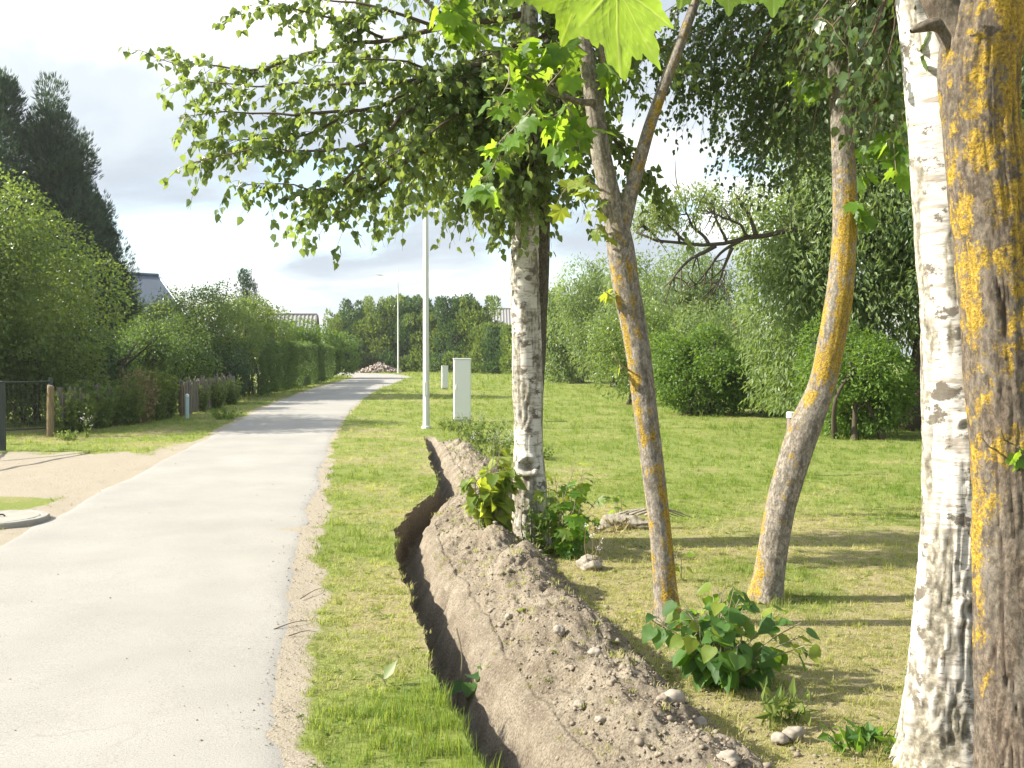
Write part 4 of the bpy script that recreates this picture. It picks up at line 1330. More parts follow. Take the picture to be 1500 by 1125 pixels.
def bent_maple():
    Y = 6.4
    b = at(1123, 885, Y)
    t = thing('maple_tree', (b[0], Y, 0), 'bent maple trunk with a sharp kink low down and a broad yellow lichen stripe', 'tree')
    rows = [(1118, 895, 48), (1127, 840, 43), (1140, 760, 43), (1158, 690, 45), (1181, 622, 45), (1204, 565, 39), (1218, 500, 39), (1230, 430, 39), (1237, 350, 36), (1238, 280, 34), (1234, 200, 31), (1229, 120, 29), (1225, 50, 28), (1215, -60, 24), (1200, -320, 10)]
    big_trunk('trunk', px_path(rows, Y), 56, 460, M['maple_bark'], t, 'maple', 63, flare=.22,
              lich_f=lambda z, f: .16 * sstep(1.15, 1.6, z) * sstep(3.0, 2.5, z) * sstep(-.3, .6, f) - .05 * sstep(2.6, 3.0, z))
    side = [(1240, 170, 16, 6.4), (1262, 160, 13, 6.5), (1300, 140, 11, 6.6), (1345, 125, 9, 6.7), (1400, 90, 7, 6.9), (1470, 40, 4, 7.1)]
    big_trunk('limb', px_path(side, Y), 16, 80, M['maple_bark'], t, 'maple', 65)
    rng = np.random.default_rng(14)
    tw = []
    for k in range(16):
        px, py = rng.uniform(1235, 1370), rng.uniform(110, 300); Yk = rng.uniform(6.2, 7.6)
        tw.append([(1300, 140, 6.6), ((px + 1300) / 2, (py + 120) / 2 - 10, (Yk + 6.5) / 2), (px, py, Yk)])
    tw += [[(1228, 60, 6.4), (1200, 20, 6.2), (1160, -10, 6.0)], [(1226, 30, 6.4), (1260, -10, 6.3), (1300, -20, 6.2)], [(1236, 300, 6.4), (1262, 300, 6.3), (1275, 318, 6.3)],
           [(1232, 160, 6.4), (1180, 110, 6.4), (1165, 70, 6.3)], [(1215, -60, 6.4), (1150, -120, 6.2), (1090, -100, 6.1)]]
    maple_spray(t, tw, 7, (.11, .17), 15)


forked_maple()
bent_maple()


def birch_right():
    Y = 3.8
    b = at(1388, 1128, Y)
    t = thing('birch_tree', (b[0], Y, 0), 'big white birch trunk with black fissured bark at the right, beside the thick lichen trunk', 'tree')
    rows = [(1378, 1145, 150), (1384, 1080, 128), (1389, 1000, 116), (1392, 930, 110), (1396, 850, 106), (1402, 760, 102), (1404, 690, 100), (1402, 580, 98), (1398, 450, 96), (1391, 350, 95), (1386, 250, 94), (1378, 150, 92), (1370, 60, 90), (1360, -40, 88), (1335, -300, 74), (1310, -800, 40), (1300, -1100, 14)]
    C = px_path(rows, Y)
    fa = face_angle(C)
    big_trunk('trunk', C, 110, 900, M['birch_bark'], t, 'birch', 73, flare=.12,
              knots=[(at(1400, 620, Y)[2], fa - .1, .03, .07), (at(1420, 880, Y)[2], fa + .25, .05, .10), (at(1392, 1112, Y)[2], fa + .05, .05, .16)])
    s = Spray(95)
    def B(*pts, **k): s.branch([at(*p) for p in pts], **k)
    top = (1350, -150, 3.9)
    for q in [((1250, -40, 5.0), (1150, 40, 6.0), (1060, 130, 6.8), (1000, 120, 7.2)), ((1280, -60, 5.2), (1200, 60, 6.4), (1130, 150, 7.2), (1090, 190, 7.6)), ((1240, -80, 5.4), (1120, -20, 6.6), (1010, 60, 7.6), (930, 85, 8.2)),
              ((1260, -20, 5.6), (1180, 90, 6.6), (1120, 190, 7.4), (1070, 205, 7.8)), ((1300, -20, 5.2), (1240, 100, 6.6), (1190, 200, 7.4), (1150, 260, 7.8)), ((1230, -70, 5.0), (1100, 20, 6.2), (1030, 90, 7.0), (960, 95, 7.6)),
              ((1260, -90, 5.5), (1160, 0, 6.5), (1100, 90, 7.2), (1040, 110, 7.8)), ((1240, -100, 5.8), (1130, -30, 7.0), (1050, 30, 8.0), (980, 70, 8.6)), ((1300, -60, 5.6), (1230, 30, 6.8), (1170, 110, 7.4), (1110, 180, 8.0)),
              ((1280, 0, 5.4), (1210, 110, 6.2), (1140, 200, 6.8), (1110, 235, 7.2)), ((1260, -60, 6.2), (1160, 60, 7.6), (1090, 140, 8.4), (1040, 165, 8.8)), ((1290, -50, 6.0), (1260, 50, 7.0), (1230, 140, 7.8), (1200, 220, 8.2)),
              ((1320, -60, 5.6), (1300, 40, 6.8), (1290, 130, 7.6), (1280, 220, 8.0)), ((1250, -120, 6.2), (1140, -70, 7.4), (1040, -20, 8.2), (940, 50, 8.8)), ((1240, -40, 6.4), (1190, 40, 7.2), (1110, 60, 7.8), (1060, 70, 8.4)),
              ((1240, -40, 6.4), (1200, 10, 7.2), (1150, 30, 7.8), (1090, 20, 8.4)), ((1250, -60, 5.6), (1190, 60, 6.4), (1140, 130, 7.0), (1090, 110, 7.6))]:
        B(top, *[(qa, qb - 6, qc + 1.4) for qa, qb, qc in q], r0=.022, gap=.042, tl=(.3, .65), droop=1.0, lg=.017, size=(.034, .052), start=.2)
    for q in [((1290, -60, 3.9), (1250, 0, 4.0), (1215, 40, 4.1)), ((1310, -50, 3.8), (1285, 20, 3.9), (1265, 60, 4.0)), ((1320, -40, 3.9), (1310, 30, 4.1), (1300, 80, 4.2)), ((1270, -60, 3.8), (1220, -10, 3.9), (1195, 30, 3.9))]:
        B((1355, -130, 3.85), *q, r0=.012, gap=.055, tl=(.16, .3), droop=1.3, lg=.028, size=(.045, .062), start=.3)
    # more of the crown, over and beyond the picture
    rng = np.random.default_rng(8)
    for k in range(34):
        z0 = rng.uniform(3.6, 6.2); a = rng.uniform(.1 * PI, .95 * PI) if k % 4 else rng.uniform(0, 2 * PI); L = rng.uniform(1.6, 4.2)
        p0 = np.array([1.55, 3.85, z0]); e = p0 + np.array([math.cos(a) * L, math.sin(a) * L, rng.uniform(-.5, .5)])
        if e[2] - 1.6 < .40 * e[1]: e[2] = 1.6 + .40 * e[1] + rng.uniform(.0, .5)
        s.branch([p0, (p0 + e) / 2 + [0, 0, .5], e], r0=.02, gap=.11, tl=(.3, .6), lg=.04, droop=.8, start=.3)
    s.link(t, M['shaded_leaf'], key='hanging')


birch_right()


def maple_leaf_big(name, P, D, Nn, S, parent, seed):
    """A close maple leaf: five toothed lobes, dished blade, raised pale veins."""
    A0 = np.radians([a for a, r in _ma] + [180 - a for a, r in _ma[-2:0:-1]])
    R0 = np.array([r for a, r in _ma] + [r for a, r in _ma[-2:0:-1]])
    o = np.argsort(A0); A0, R0 = A0[o], R0[o]
    n = 220; an = np.linspace(-PI / 2, 1.5 * PI, n, endpoint=False)
    R = np.interp(an, np.concatenate([A0, [A0[0] + 2 * PI]]), np.concatenate([R0, [R0[0]]]))
    R = R * .78 + .22 * .98 * sstep(0, 1.1, np.abs(((an + PI / 2 + PI) % (2 * PI)) - PI))
    R = R * (1 + .045 * np.sin(an * 23 + seed) * (R > .45) + .02 * np.sin(an * 51))
    ring = np.linspace(.0, 1, 26)[1:]
    X = np.cos(an)[None] * R[None] * ring[:, None] * .62; Yl = .30 + np.sin(an)[None] * R[None] * ring[:, None] * .62
    V = np.stack([X, Yl, 0 * X], -1).reshape(-1, 3); V = np.vstack([[[0, .30, 0]], V])
    d = 9 * np.ones(len(V))
    q = V[:, :2] - [0, .30]
    for a in (90, 50, 130, 8, 172):
        u = np.array([math.cos(math.radians(a)), math.sin(math.radians(a))])
        al = q @ u; pe = np.abs(q @ np.array([-u[1], u[0]])); d = np.minimum(d, np.where(al > -.02, pe / (1.1 - .6 * np.clip(al / .6, 0, 1)), 9))
        for s in np.arange(.12, .5, .09):
            for sg in (-1, 1):
                b = math.radians(a + sg * 42); w = np.array([math.cos(b), math.sin(b)]); qq = q - u * s
                al2 = qq @ w; d = np.minimum(d, np.where((al2 > 0) & (al2 < .24), np.abs(qq @ np.array([-w[1], w[0]])) * 2.0 + .004, 9))
    vein = np.exp(-(d / .009) ** 2)
    rr = np.hypot(q[:, 0], q[:, 1])
    V[:, 2] = -.22 * V[:, 0] ** 2 - .10 * np.maximum(V[:, 1] - .3, 0) ** 2 + .025 * (fbm(V * 5 + seed, 3, 3) - .5) * 2 - vein * .006
    k = len(ring)
    it = 1 + np.arange(k * n).reshape(k, n)
    Fq = np.stack([it[:-1], np.roll(it[:-1], -1, 1), np.roll(it[1:], -1, 1), it[1:]], -1).reshape(-1, 4)
    Ft = np.stack([np.zeros(n, int), it[0], np.roll(it[0], -1)], -1)
    x, y, z = leaf_frames(np.array([D], float), np.array([Nn], float))
    Wv = np.asarray(P) + S * (V[:, 0:1] * x + V[:, 1:2] * y + V[:, 2:3] * z)
    return obj(name, Wv, [Fq, Ft], M['big_leaf'], parent, attrs={'vein': vein}, smooth=True, origin=P)


def m_big_leaf():
    m, nd, lk = mat_new('big_leaf')
    tc = N(nd, 'ShaderNodeTexCoord').outputs['Object']
    n1 = noise_node(nd, lk, tc, 40, 6, .7); v = attr_node(nd, 'vein')
    c = mix_node(nd, lk, v, mix_node(nd, lk, n1, (.07, .15, .018), (.10, .20, .025)), (.22, .30, .08))
    tcx = mix_node(nd, lk, v, mix_node(nd, lk, n1, (.33, .50, .03), (.42, .58, .045)), (.52, .62, .12))
    p = N(nd, 'ShaderNodeBsdfPrincipled'); lk.new(c, p.inputs['Base Color']); p.inputs['Roughness'].default_value = .42
    t = N(nd, 'ShaderNodeBsdfTranslucent'); lk.new(tcx, t.inputs['Color'])
    s = N(nd, 'ShaderNodeMixShader'); s.inputs[0].default_value = .5
    lk.new(p.outputs[0], s.inputs[1]); lk.new(t.outputs[0], s.inputs[2])
    o = N(nd, 'ShaderNodeOutputMaterial'); lk.new(s.outputs[0], o.inputs[0])
    return m


M['big_leaf'] = m_big_leaf()


def lichen_maple():
    Y = 3.3
    b = at(1500, 1221, Y)
    t = thing('maple_tree', (b[0], Y, 0), 'thick maple trunk covered with orange lichen at the right edge, in front of the birch', 'tree')
    rows = [(1504, 1235, 150), (1496, 1150, 126), (1490, 1050, 116), (1486, 950, 112), (1484, 850, 110), (1480, 700, 108), (1471, 560, 108), (1462, 430, 106), (1447, 290, 106), (1437, 180, 106), (1433, 110, 112), (1440, 40, 112), (1452, -40, 96), (1475, -180, 80), (1500, -500, 60), (1510, -1000, 20)]
    C = px_path(rows, Y); fa = face_angle(C)
    big_trunk('trunk', C, 120, 900, M['old_maple_bark'], t, 'maple', 82, flare=.2, lich_f=lambda z, f: .045 * sstep(1.45, 2.0, z) + .0 * f - .03 * sstep(.9, .5, z), knots=[(at(1490, 975, Y)[2], fa + .1, .03, .10)])
    big_trunk('limb', px_path([(1424, 90, 60), (1402, 45, 56), (1378, 8, 46), (1352, -40, 40), (1300, -150, 32), (1210, -330, 20)], Y), 48, 160, M['old_maple_bark'], t, 'maple', 84)
    big_trunk('limb', px_path([(1455, 60, 60), (1490, 15, 54), (1530, -30, 46), (1600, -120, 34)], Y), 40, 120, M['old_maple_bark'], t, 'maple', 86)
    big_trunk('broken_stub', px_path([(1392, 42, 26, 3.3), (1370, 36, 20, 3.28), (1350, 40, 15, 3.27), (1334, 46, 6, 3.27)], Y), 20, 40, M['old_maple_bark'], t, 'maple', 87)
    # the long low branch over the camera, with the big close leaves
    br = [at(1300, -150, 3.3), (0.9, 2.4, 2.75), (.45, 1.6, 2.42), (.20, 1.15, 2.17), (.08, 1.05, 2.10)]
    mb = MB(); P = spline(br, 30); mb.tube(P, np.linspace(.02, .004, 30), 8)
    def leaf(px, py, Yl, tipx, tipy, tipY, S, n, seed):
        p = np.array(at(px, py, Yl)); q = np.array(at(tipx, tipy, tipY))
        maple_leaf_big('leaf', p, q - p, n, S, t, seed)
        a = P[np.argmin(np.linalg.norm(P - p, axis=1))]
        mb.tube(spline([a, (a + p) / 2 + [0, 0, .015], p, p + (q - p) * .02], 8), .0016, 5)
    leaf(895, -75, 1.10, 915, 118, 1.06, .158, (.50, -.80, -.35), 1)
    leaf(868, -55, 1.16, 818, 80, 1.12, .115, (.55, -1, .2), 2)
    leaf(1065, -70, 1.55, 1070, 36, 1.5, .115, (.1, -1, .35), 3)
    leaf(1130, -80, 1.75, 1135, 45, 1.7, .140, (-.2, -1, .3), 4)
    leaf(1012, -80, 1.35, 1000, 8, 1.32, .10, (.3, -1, .4), 5)
    leaf(790, -60, 1.5, 742, 20, 1.46, .10, (.4, -1, .5), 6)
    mb.build('leaf_stalks', M['pale_twig'], t, smooth=True)
    # two young leaves growing from the trunk
    maple_spray(t, [[(1468, 660, 3.27), (1450, 655, 3.18), (1438, 640, 3.14)], [(1475, 665, 3.26), (1495, 660, 3.18), (1490, 655, 3.12)], [(1478, 662, 3.26), (1470, 640, 3.18), (1466, 628, 3.14)]], 1, (.085, .10), 44, 'maple_leaf', r=.003)
    tw = [[(1360, -60, 3.3), (1250, -160, 3.0), (1150, -260, 2.8)], [(1500, -150, 3.3), (1560, -160, 3.4), (1640, -120, 3.6)], [(1500, -300, 3.3), (1420, -420, 3.5), (1330, -430, 3.8)]]
    maple_spray(t, tw, 14, (.12, .17), 45)


lichen_maple()

# ------------------------------------------------------------------ leafy shrubs at the trunks
def leaf_shrub(name, base, label, n_stem, n_leaf, h, spread, size, seed, mat='shrub_leaf', T=T_HEART, key='heart', lean=(0, 0)):
    rng = np.random.default_rng(seed)
    base = np.array([base[0], base[1], float(gz(base[0], base[1]))])
    t = thing(name, base, label, 'shrub')
    P = []; D = []; Nn = []; S = []
    for k in range(n_stem):
        a = rng.uniform(0, 2 * PI); w = rng.uniform(.15, 1) * spread; hh = h * rng.uniform(.55, 1.0) * (1.1 - .45 * w / spread)
        b = base + [rng.normal(0, .05), rng.normal(0, .05), -.03]
        e = base + [math.cos(a) * w + lean[0] * hh, math.sin(a) * w + lean[1] * hh, hh]
        pts = spline([b, b + (e - b) * .45 + [0, 0, hh * .18], e], 10)
        mb = MB(); mb.tube(pts, np.linspace(.006, .002, 10), 5)
        m = max(2, n_leaf // n_stem)
        for q in range(m):
            u = rng.uniform(.12, 1); i = min(int(u * 9), 8); p = pts[i]
            o = nrm(np.array([math.cos(a), math.sin(a), .2]) + rng.normal(0, .9, 3))
            l = p + o * rng.uniform(.03, .09)
            mb.tube([p, (p + l) / 2 + [0, 0, .012], l], .0014, 3, cap=False)
            P.append(l); D.append(o * .8 + [0, 0, -.55] + rng.normal(0, .25, 3)); Nn.append(np.array([0, -.35, .9]) + o * .45 + rng.normal(0, .38, 3)); S.append(rng.uniform(*size))
        mb.build('stem', M['pale_twig'], t)
    P, D, Nn, S = np.array(P), np.array(D), np.array(Nn), np.array(S)
    young = (rng.uniform(0, 1, len(P)) < .28) & (P[:, 2] > base[2] + .3 * h)      # pale young leaves among the dark ones
    for k, mm in ((~young, mat), (young, 'pale_leaf')):
        if k.any(): leaf_parts(P[k], D[k], Nn[k], S[k], T, key, M[mm], t, rng.uniform(0, 1, int(k.sum())))
    return t


leaf_shrub('linden_shrub', (1.02, 4.75), 'broad shrub of large heart shaped leaves at the foot of the two lichen trunks', 34, 320, .56, .40, (.055, .10), 71)
leaf_shrub('linden_shrub', (-.16, 7.85), 'bright heart leaved shoots on the left of the birch at the trench', 16, 210, .80, .19, (.075, .12), 72, 'pale_leaf')
leaf_shrub('maple_shrub', (.43, 7.8), 'lobed leaf shoots on the right of the birch at the trench', 16, 190, .82, .27, (.08, .125), 73, 'maple_leaf', T_MAPLE, 'maple')
leaf_shrub('maple_seedling', (1.13, 6.9), 'small pale seedling in the mown grass between the two lichen trunks', 4, 9, .30, .06, (.06, .08), 74, 'pale_leaf', T_HEART, 'heart')
leaf_shrub('maple_seedling', (1.02, 9.3), 'little seedling beside the forked trunk farther out on the meadow', 3, 10, .35, .08, (.06, .09), 75, 'maple_leaf', T_MAPLE, 'maple')


def weed(name, base, label, n, h, spread, seed, mat='weed_leaf', leaf=(.03, .06), T=T_NARROW, flower=None, cat='weed', group=None, lps=14):
    rng = np.random.default_rng(seed)
    base = np.array([base[0], base[1], float(gz(base[0], base[1]))])
    t = thing(name, base, label, cat, group)
    mb = MB(); P = []; D = []; Nn = []; S = []; FP = []
    for k in range(n):
        a = rng.uniform(0, 2 * PI); w = rng.uniform(0, 1) ** .7 * spread; hh = h * rng.uniform(.55, 1.05)
        b = base + [math.cos(a) * w * .5, math.sin(a) * w * .5, -.02]; e = base + [math.cos(a) * w, math.sin(a) * w, hh]
        pts = spline([b, (b + e) / 2 + rng.normal(0, .02, 3), e], 7)
        mb.tube(pts, np.linspace(.004, .0016, 7) * max(1, h), 4, cap=False)
        u = rng.uniform(.1, 1, lps); i = np.minimum((u * 6).astype(int), 5)
        lp = pts[i] + rng.normal(0, .012, (lps, 3))
        P.append(lp); D.append(rng.normal(0, .8, (lps, 3)) + [0, 0, .15]); Nn.append(rng.normal(0, .6, (lps, 3)) + [0, 0, .7]); S.append(rng.uniform(*leaf, lps) * (1.2 - .5 * u))
        FP.append(e)
    mb.build('stems', M[mat], t)
    P = np.concatenate(P)
    leaf_cloud('leaves', P, np.concatenate(D), np.concatenate(Nn), np.concatenate(S), T, rng.uniform(0, 1, len(P)), M[mat], t)
    if flower:
        FP = np.array(FP); FP = np.repeat(FP, 10, 0) + rng.normal(0, flower[1], (len(FP) * 10, 3))
        leaf_cloud('flowers', FP, rdir(len(FP), rng), rdir(len(FP), rng) + [0, 0, 1], rng.uniform(.5, 1, len(FP)) * flower[0], T_OVAL, rng.uniform(0, 1, len(FP)), M['petal'], t)
    return t


weed('mugwort', (.17, 7.7), 'grey green mugwort at the foot of the birch by the trench', 9, .48, .12, 81, leaf=(.04, .07), lps=22)
weed('weed_clump', (-.62, 17.6), 'tall leafy weeds growing beside the large cable cabinet', 40, .55, .55, 82, leaf=(.05, .09), T=T_OVAL, flower=(.016, .03))
weed('weed_clump', (-.25, 15.6), 'weeds with pinkish flowers on the far end of the spoil heap', 34, .38, .45, 83, leaf=(.04, .08), T=T_OVAL, flower=(.02, .03))
weed('weed_clump', (-1.2, 20.6), 'low green weeds around the foot of the large cable cabinet', 34, .30, .6, 84, leaf=(.05, .08), T=T_OVAL)
weed('weed_clump', (.35, 15.0), 'dark green weeds left of the birch on the meadow', 26, .26, .4, 85, leaf=(.05, .08), T=T_OVAL)
weed('dock_plant', (1.15, 4.25), 'long bladed weeds in front of the heart leaved shrub', 9, .18, .18, 86, leaf=(.07, .14), lps=6)
weed('dock_plant', (1.42, 4.0), 'low green plants at the foot of the big white birch', 10, .10, .2, 87, 'shrub_leaf', leaf=(.05, .09), T=T_OVAL, lps=7)
weed('dry_straw', (1.0, 9.0), 'matted dry straw around the weathered log', 26, .06, .42, 89, 'straw', leaf=(.05, .13), lps=7)
weed('dry_stalk', (.62, 7.2), 'dry flowering stalks on the grass right of the spoil heap', 5, .34, .14, 88, 'straw', leaf=(.02, .035), flower=(.018, .012), lps=4)

# tall weeds in front of the garden fence
rng = np.random.default_rng(4)
wl_ = ['tall weeds just right of the wooden gate post', 'seeding weeds between the gate post and the wicket', 'thick green weeds hiding the fence boards', 'pale seed heads standing high before the fence',
       'tall seeding weeds close left of the wooden wicket', 'yellowing weeds at the left side of the wicket', 'grassy weeds at the near pickets', 'tall grass weeds along the middle pickets', 'weeds against the far end of the picket fence']
for i, (X, Y, h, sp, mt) in enumerate([(-9.2, 20.2, .95, .55, 'weed_leaf'), (-9.3, 21.3, 1.15, .6, 'garden_leaf'), (-9.1, 22.3, 1.2, .6, 'weed_leaf'), (-9.0, 23.2, 1.35, .5, 'straw'), (-8.95, 24.0, 1.4, .45, 'weed_leaf'),
                                       (-8.9, 24.7, 1.25, .35, 'weed_leaf'), (-8.9, 27.2, .9, .4, 'weed_leaf'), (-9.0, 28.8, 1.0, .5, 'weed_leaf'), (-9.15, 30.8, .9, .5, 'garden_leaf')]):
    weed('tall_weed', (X + .22, Y), wl_[i], 95, h, sp * 1.15, 100 + i, mt, leaf=(.07, .13), T=T_OVAL if i % 2 else T_NARROW, group='tall weeds along the garden fence', lps=26)
weed('cow_parsley', (-8.05, 18.7), 'single white umbel flower on the verge before the garden fence', 3, .42, .08, 120, 'weed_leaf', leaf=(.06, .1), flower=(.05, .05))
weed('weed_clump', (-9.2, 17.3), 'broad leaved weeds at the foot of the dark gate post', 14, .32, .35, 121, 'bush_leaf', leaf=(.08, .12), T=T_OVAL, lps=8)
weed('weed_clump', (-8.2, 18.2), 'greyish low weeds under the wooden gate post', 26, .20, .4, 122, 'weed_leaf', leaf=(.05, .08), T=T_OVAL, lps=8)
weed('weed_clump', (-7.0, 24.2), 'bright green weeds on the verge right of the blue grey stake', 24, .34, .5, 123, 'bush_leaf', leaf=(.08, .13), T=T_NARROW, lps=9)

# ------------------------------------------------------------------ garden gate, fence
def wire_gate():
    t = thing('wire_gate', (-9.5, 18.0, 0), 'dark wire mesh gate panel left of the wooden post', 'gate')
    x0, x1, y0, y1 = -9.72, -8.95, 18.4, 19.2
    for x, y in ((x0, y0), (x1, y1)):
        MB().box((x, y, .56), (.06, .06, 1.14), bev=.008).build('post', M['dark_metal'], t)
    for z in (.16, 1.06):
        MB().tube([(x0, y0, z), (x1, y1, z)], .018, 8).build('rail', M['dark_metal'], t)
    mb = MB()
    for k in range(14):
        u = k / 13; mb.tube([(x0 + (x1 - x0) * u, y0 + (y1 - y0) * u, .16), (x0 + (x1 - x0) * u, y0 + (y1 - y0) * u, 1.06)], .003, 4, cap=False)
    for k in range(9):
        z = .16 + .9 * k / 8; mb.tube([(x0, y0, z), (x1, y1, z)], .003, 4, cap=False)
    mb.build('wire_mesh', M['dark_metal'], t)


wire_gate()


def drive_gate():
    """Open gate leaf at the drive; its braces throw the crossed shadow on the sand."""
    t = thing('drive_gate', (-8.33, 16.15, 0), 'dark steel gate post and open leaf of the sandy drive at the left edge', 'gate')
    MB().box((-8.33, 16.15, .55), (.085, .085, 1.16), bev=.01).build('post', M['dark_metal'], t)
    MB().box((-8.33, 16.15, 1.14), (.10, .10, .025), bev=.008).build('post_cap', M['dark_metal'], t)
    a, b = np.array([-8.42, 16.05, 0]), np.array([-8.75, 13.1, 0])
    z0, z1 = np.array([0, 0, .14]), np.array([0, 0, 1.08])
    for p, q in ((a + z0, b + z0), (a + z1, b + z1), (a + z0, a + z1), (b + z0, b + z1)):
        MB().tube([p, q], .026, 8).build('frame_tube', M['dark_metal'], t)
    for p, q in ((a + z0, b + z1), (a + z1, b + z0)):
        MB().tube([p, q], .02, 8).build('brace', M['dark_metal'], t)


drive_gate()
t = thing('gate_post', (-8.85, 18.95, 0), 'short weathered wooden post between the wire gate and the tall weeds', 'post')
P = spline([(-8.86, 18.95, -.1), (-8.85, 18.95, .5), (-8.83, 18.94, .98)], 24)
V, F = tube_vf(P, .066, 18)
V = V + (fbm(V * [14, 14, 3], 3, 5)[:, None] - .5) * .018 * [1, 1, 0]
obj('shaft', V, [F, np.array([[23 * 18 + i for i in range(18)]])], M['post_wood'], t, smooth=True)
MB().tube([(-8.835, 18.94, .975), (-8.83, 18.94, .988)], .058, 16).build('cut_end', M['log_wood'], t)


def wicket():
    t = thing('wooden_wicket', (-8.72, 25.0, 0), 'small wooden wicket with a brown top rail among the weeds', 'gate')
    x0, x1, y = -8.86, -8.42, 25.2
    for x in (x0, x1): MB().box((x, y, .36), (.06, .05, .76), bev=.006).build('stile', M['post_wood'], t)
    MB().box(((x0 + x1) / 2, y - .004, .775), (x1 - x0 + .14, .08, .06), bev=.008).build('top_rail', M['post_wood'], t)
    MB().box(((x0 + x1) / 2, y + .002, .25), (x1 - x0 - .06, .03, .07), bev=.006).build('cross_rail', M['post_wood'], t)
    for k in range(4): MB().box((x0 + .075 + .1 * k, y + .03, .40), (.05, .018, .62), bev=.004).build('slat', M['old_wood'], t)


wicket()


def picket_run(label, p0, p1, n, h, seed, skip=0.0):
    rng = np.random.default_rng(seed)
    p0, p1 = np.array(p0, float), np.array(p1, float); d = p1 - p0; ang = math.atan2(d[1], d[0])
    t = thing('picket_fence', (*((p0 + p1) / 2), 0), label, 'fence')
    for z in (.22, .62):
        mb = MB(); mb.tube([(*p0, z), (*p1, z)], .03, 4); mb.build('rail', M['old_wood'], t)
    nx = np.array([d[1], -d[0]]) / np.linalg.norm(d)
    for k in range(4):
        u = (k + .1) / 3.3; c = p0 + d * min(u, 1) - nx * .07
        MB().box((*c, .42), (.09, .09, .98), ang, .01).build('post', M['old_wood'], t)
    var = []
    for v in range(5):
        hh = h * (1 + rng.normal(0, .05)); w = .085 * (1 + rng.normal(0, .12))
        V = np.array([(sx * w / 2, sy * .011, z) for z in (0, hh - .05) for sy in (-1, 1) for sx in (-1, 1)] + [(0, -.011, hh), (0, .011, hh)])
        var.append(mesh_np('picket', V, [[[0, 1, 5, 4], [3, 2, 6, 7], [1, 3, 7, 5], [2, 0, 4, 6], [5, 7, 9, 8], [6, 4, 8, 9]], [[4, 5, 8], [7, 6, 9]]], [M['old_wood']]))
    base = wloc(t)
    for k in range(n):
        if rng.uniform() < skip: continue
        c = p0 + d * (k + .5) / n + nx * .045
        o = bpy.data.objects.new('picket', var[rng.integers(5)]); COL.objects.link(o); o.parent = t
        o.location = (c[0] - base[0], c[1] - base[1], rng.uniform(.0, .05)); o.rotation_euler = (rng.normal(0, .02), rng.normal(0, .03), ang)
    return t


picket_run('old grey picket fence running from the wicket to the garden shrubs', (-8.45, 25.35), (-9.05, 32.2), 54, .88, 3, .03)
picket_run('old picket fence half hidden by tall weeds left of the wicket', (-9.15, 20.0), (-8.92, 25.0), 38, .82, 4, .1)

t = thing('marker_stake', (-8.08, 24.6, 0), 'short pale blue grey stake standing by the wicket', 'stake')
MB().box((-8.08, 24.6, .25), (.085, .06, .56), .4, .012).build('shaft', M['teal_paint'], t)
MB().tube([(-8.08, 24.6, .53), (-8.08, 24.6, .57), (-8.08, 24.6, .60)], [.045, .05, .03], 10).build('head', M['white_plastic'], t)


def manhole():
    c = np.array([-4.86, 9.35, 0]); z = float(HG(c[0], c[1]))
    t = thing('manhole_cover', (c[0], c[1], z), 'round concrete manhole cover on the verge at the left edge', 'manhole cover')
    R = .43; mb = MB()
    pr = [(0.0, .065), (R - .09, .065), (R - .075, .057), (R - .065, .065), (R - .012, .065), (R, .053), (R + .004, -.06)]
    n = 56; an = np.arange(n) * 2 * PI / n
    V = np.array([[(c[0] + r * math.cos(a), c[1] + r * math.sin(a), z + h - .01) for a in an] for r, h in pr[1:]]).reshape(-1, 3)
    V = V + (fbm(V * 25, 3, 6)[:, None] - .5) * .012
    it = np.arange(len(pr) * n - n).reshape(-1, n)
    F = np.stack([it[:-1], it[1:], np.roll(it[1:], -1, 1), np.roll(it[:-1], -1, 1)], -1).reshape(-1, 4)[:, ::-1]
    obj('slab', V, [F, np.array([list(range(n))])], M['concrete'], t)
    mb = MB(); mb.tube([(c[0] - .05, c[1], z + .06), (c[0] - .03, c[1], z + .075), (c[0] + .03, c[1], z + .075), (c[0] + .05, c[1], z + .06)], .008, 6)
    mb.build('lifting_eye', M['dark_metal'], t)


manhole()

# ------------------------------------------------------------------ lamps, cabinets, pipe
def street_lamp(x, y, label):
    t = thing('street_lamp', (x, y, 0), label, 'street lamp', 'lamp posts along the lane')
    n = 8
    MB().tube([(x, y, -.1), (x, y, 5.9), (x, y, 6.9)], [.072, .05, .045], n).build('pole', M['galvanised'], t)
    MB().tube([(x, y, -.05), (x, y, .05), (x, y, .06)], [.105, .10, .08], 12).build('base_collar', M['galvanised'], t)
    MB().tube([(x, y, 6.88), (x, y, 7.6), (x + .03, y, 8.6)], [.035, .032, .024], n).build('upper_pole', M['galvanised'], t)
    MB().tube([(x, y, 7.62), (x - .4, y - .02, 7.74), (x - 1.35, y - .05, 7.96)], .022, 8).build('arm', M['galvanised'], t)
    mb = MB()
    for u, w, h in ((0, .05, .03), (.12, .09, .045), (.35, .10, .05), (.5, .05, .03)): pass
    P = [(x - 1.3 - u, y - .05, 7.95 + .22 * u) for u in (0, .1, .3, .48)]
    mb.tube(P, [.035, .075, .07, .03], 10); mb.build('lantern', M['galvanised'], t)
    MB().box((x, y - .062, .85), (.075, .02, .3), bev=.004).build('service_door', M['galvanised'], t)
    return t


lamp = street_lamp(-1.83, 21.1, 'near galvanised lamp post beside the start of the trench')
l2 = copy_tree(lamp)
l2.location = (-9.25, 80.5, 0)
l2['label'] = 'distant lamp post with a bare side arm at the bend of the lane'


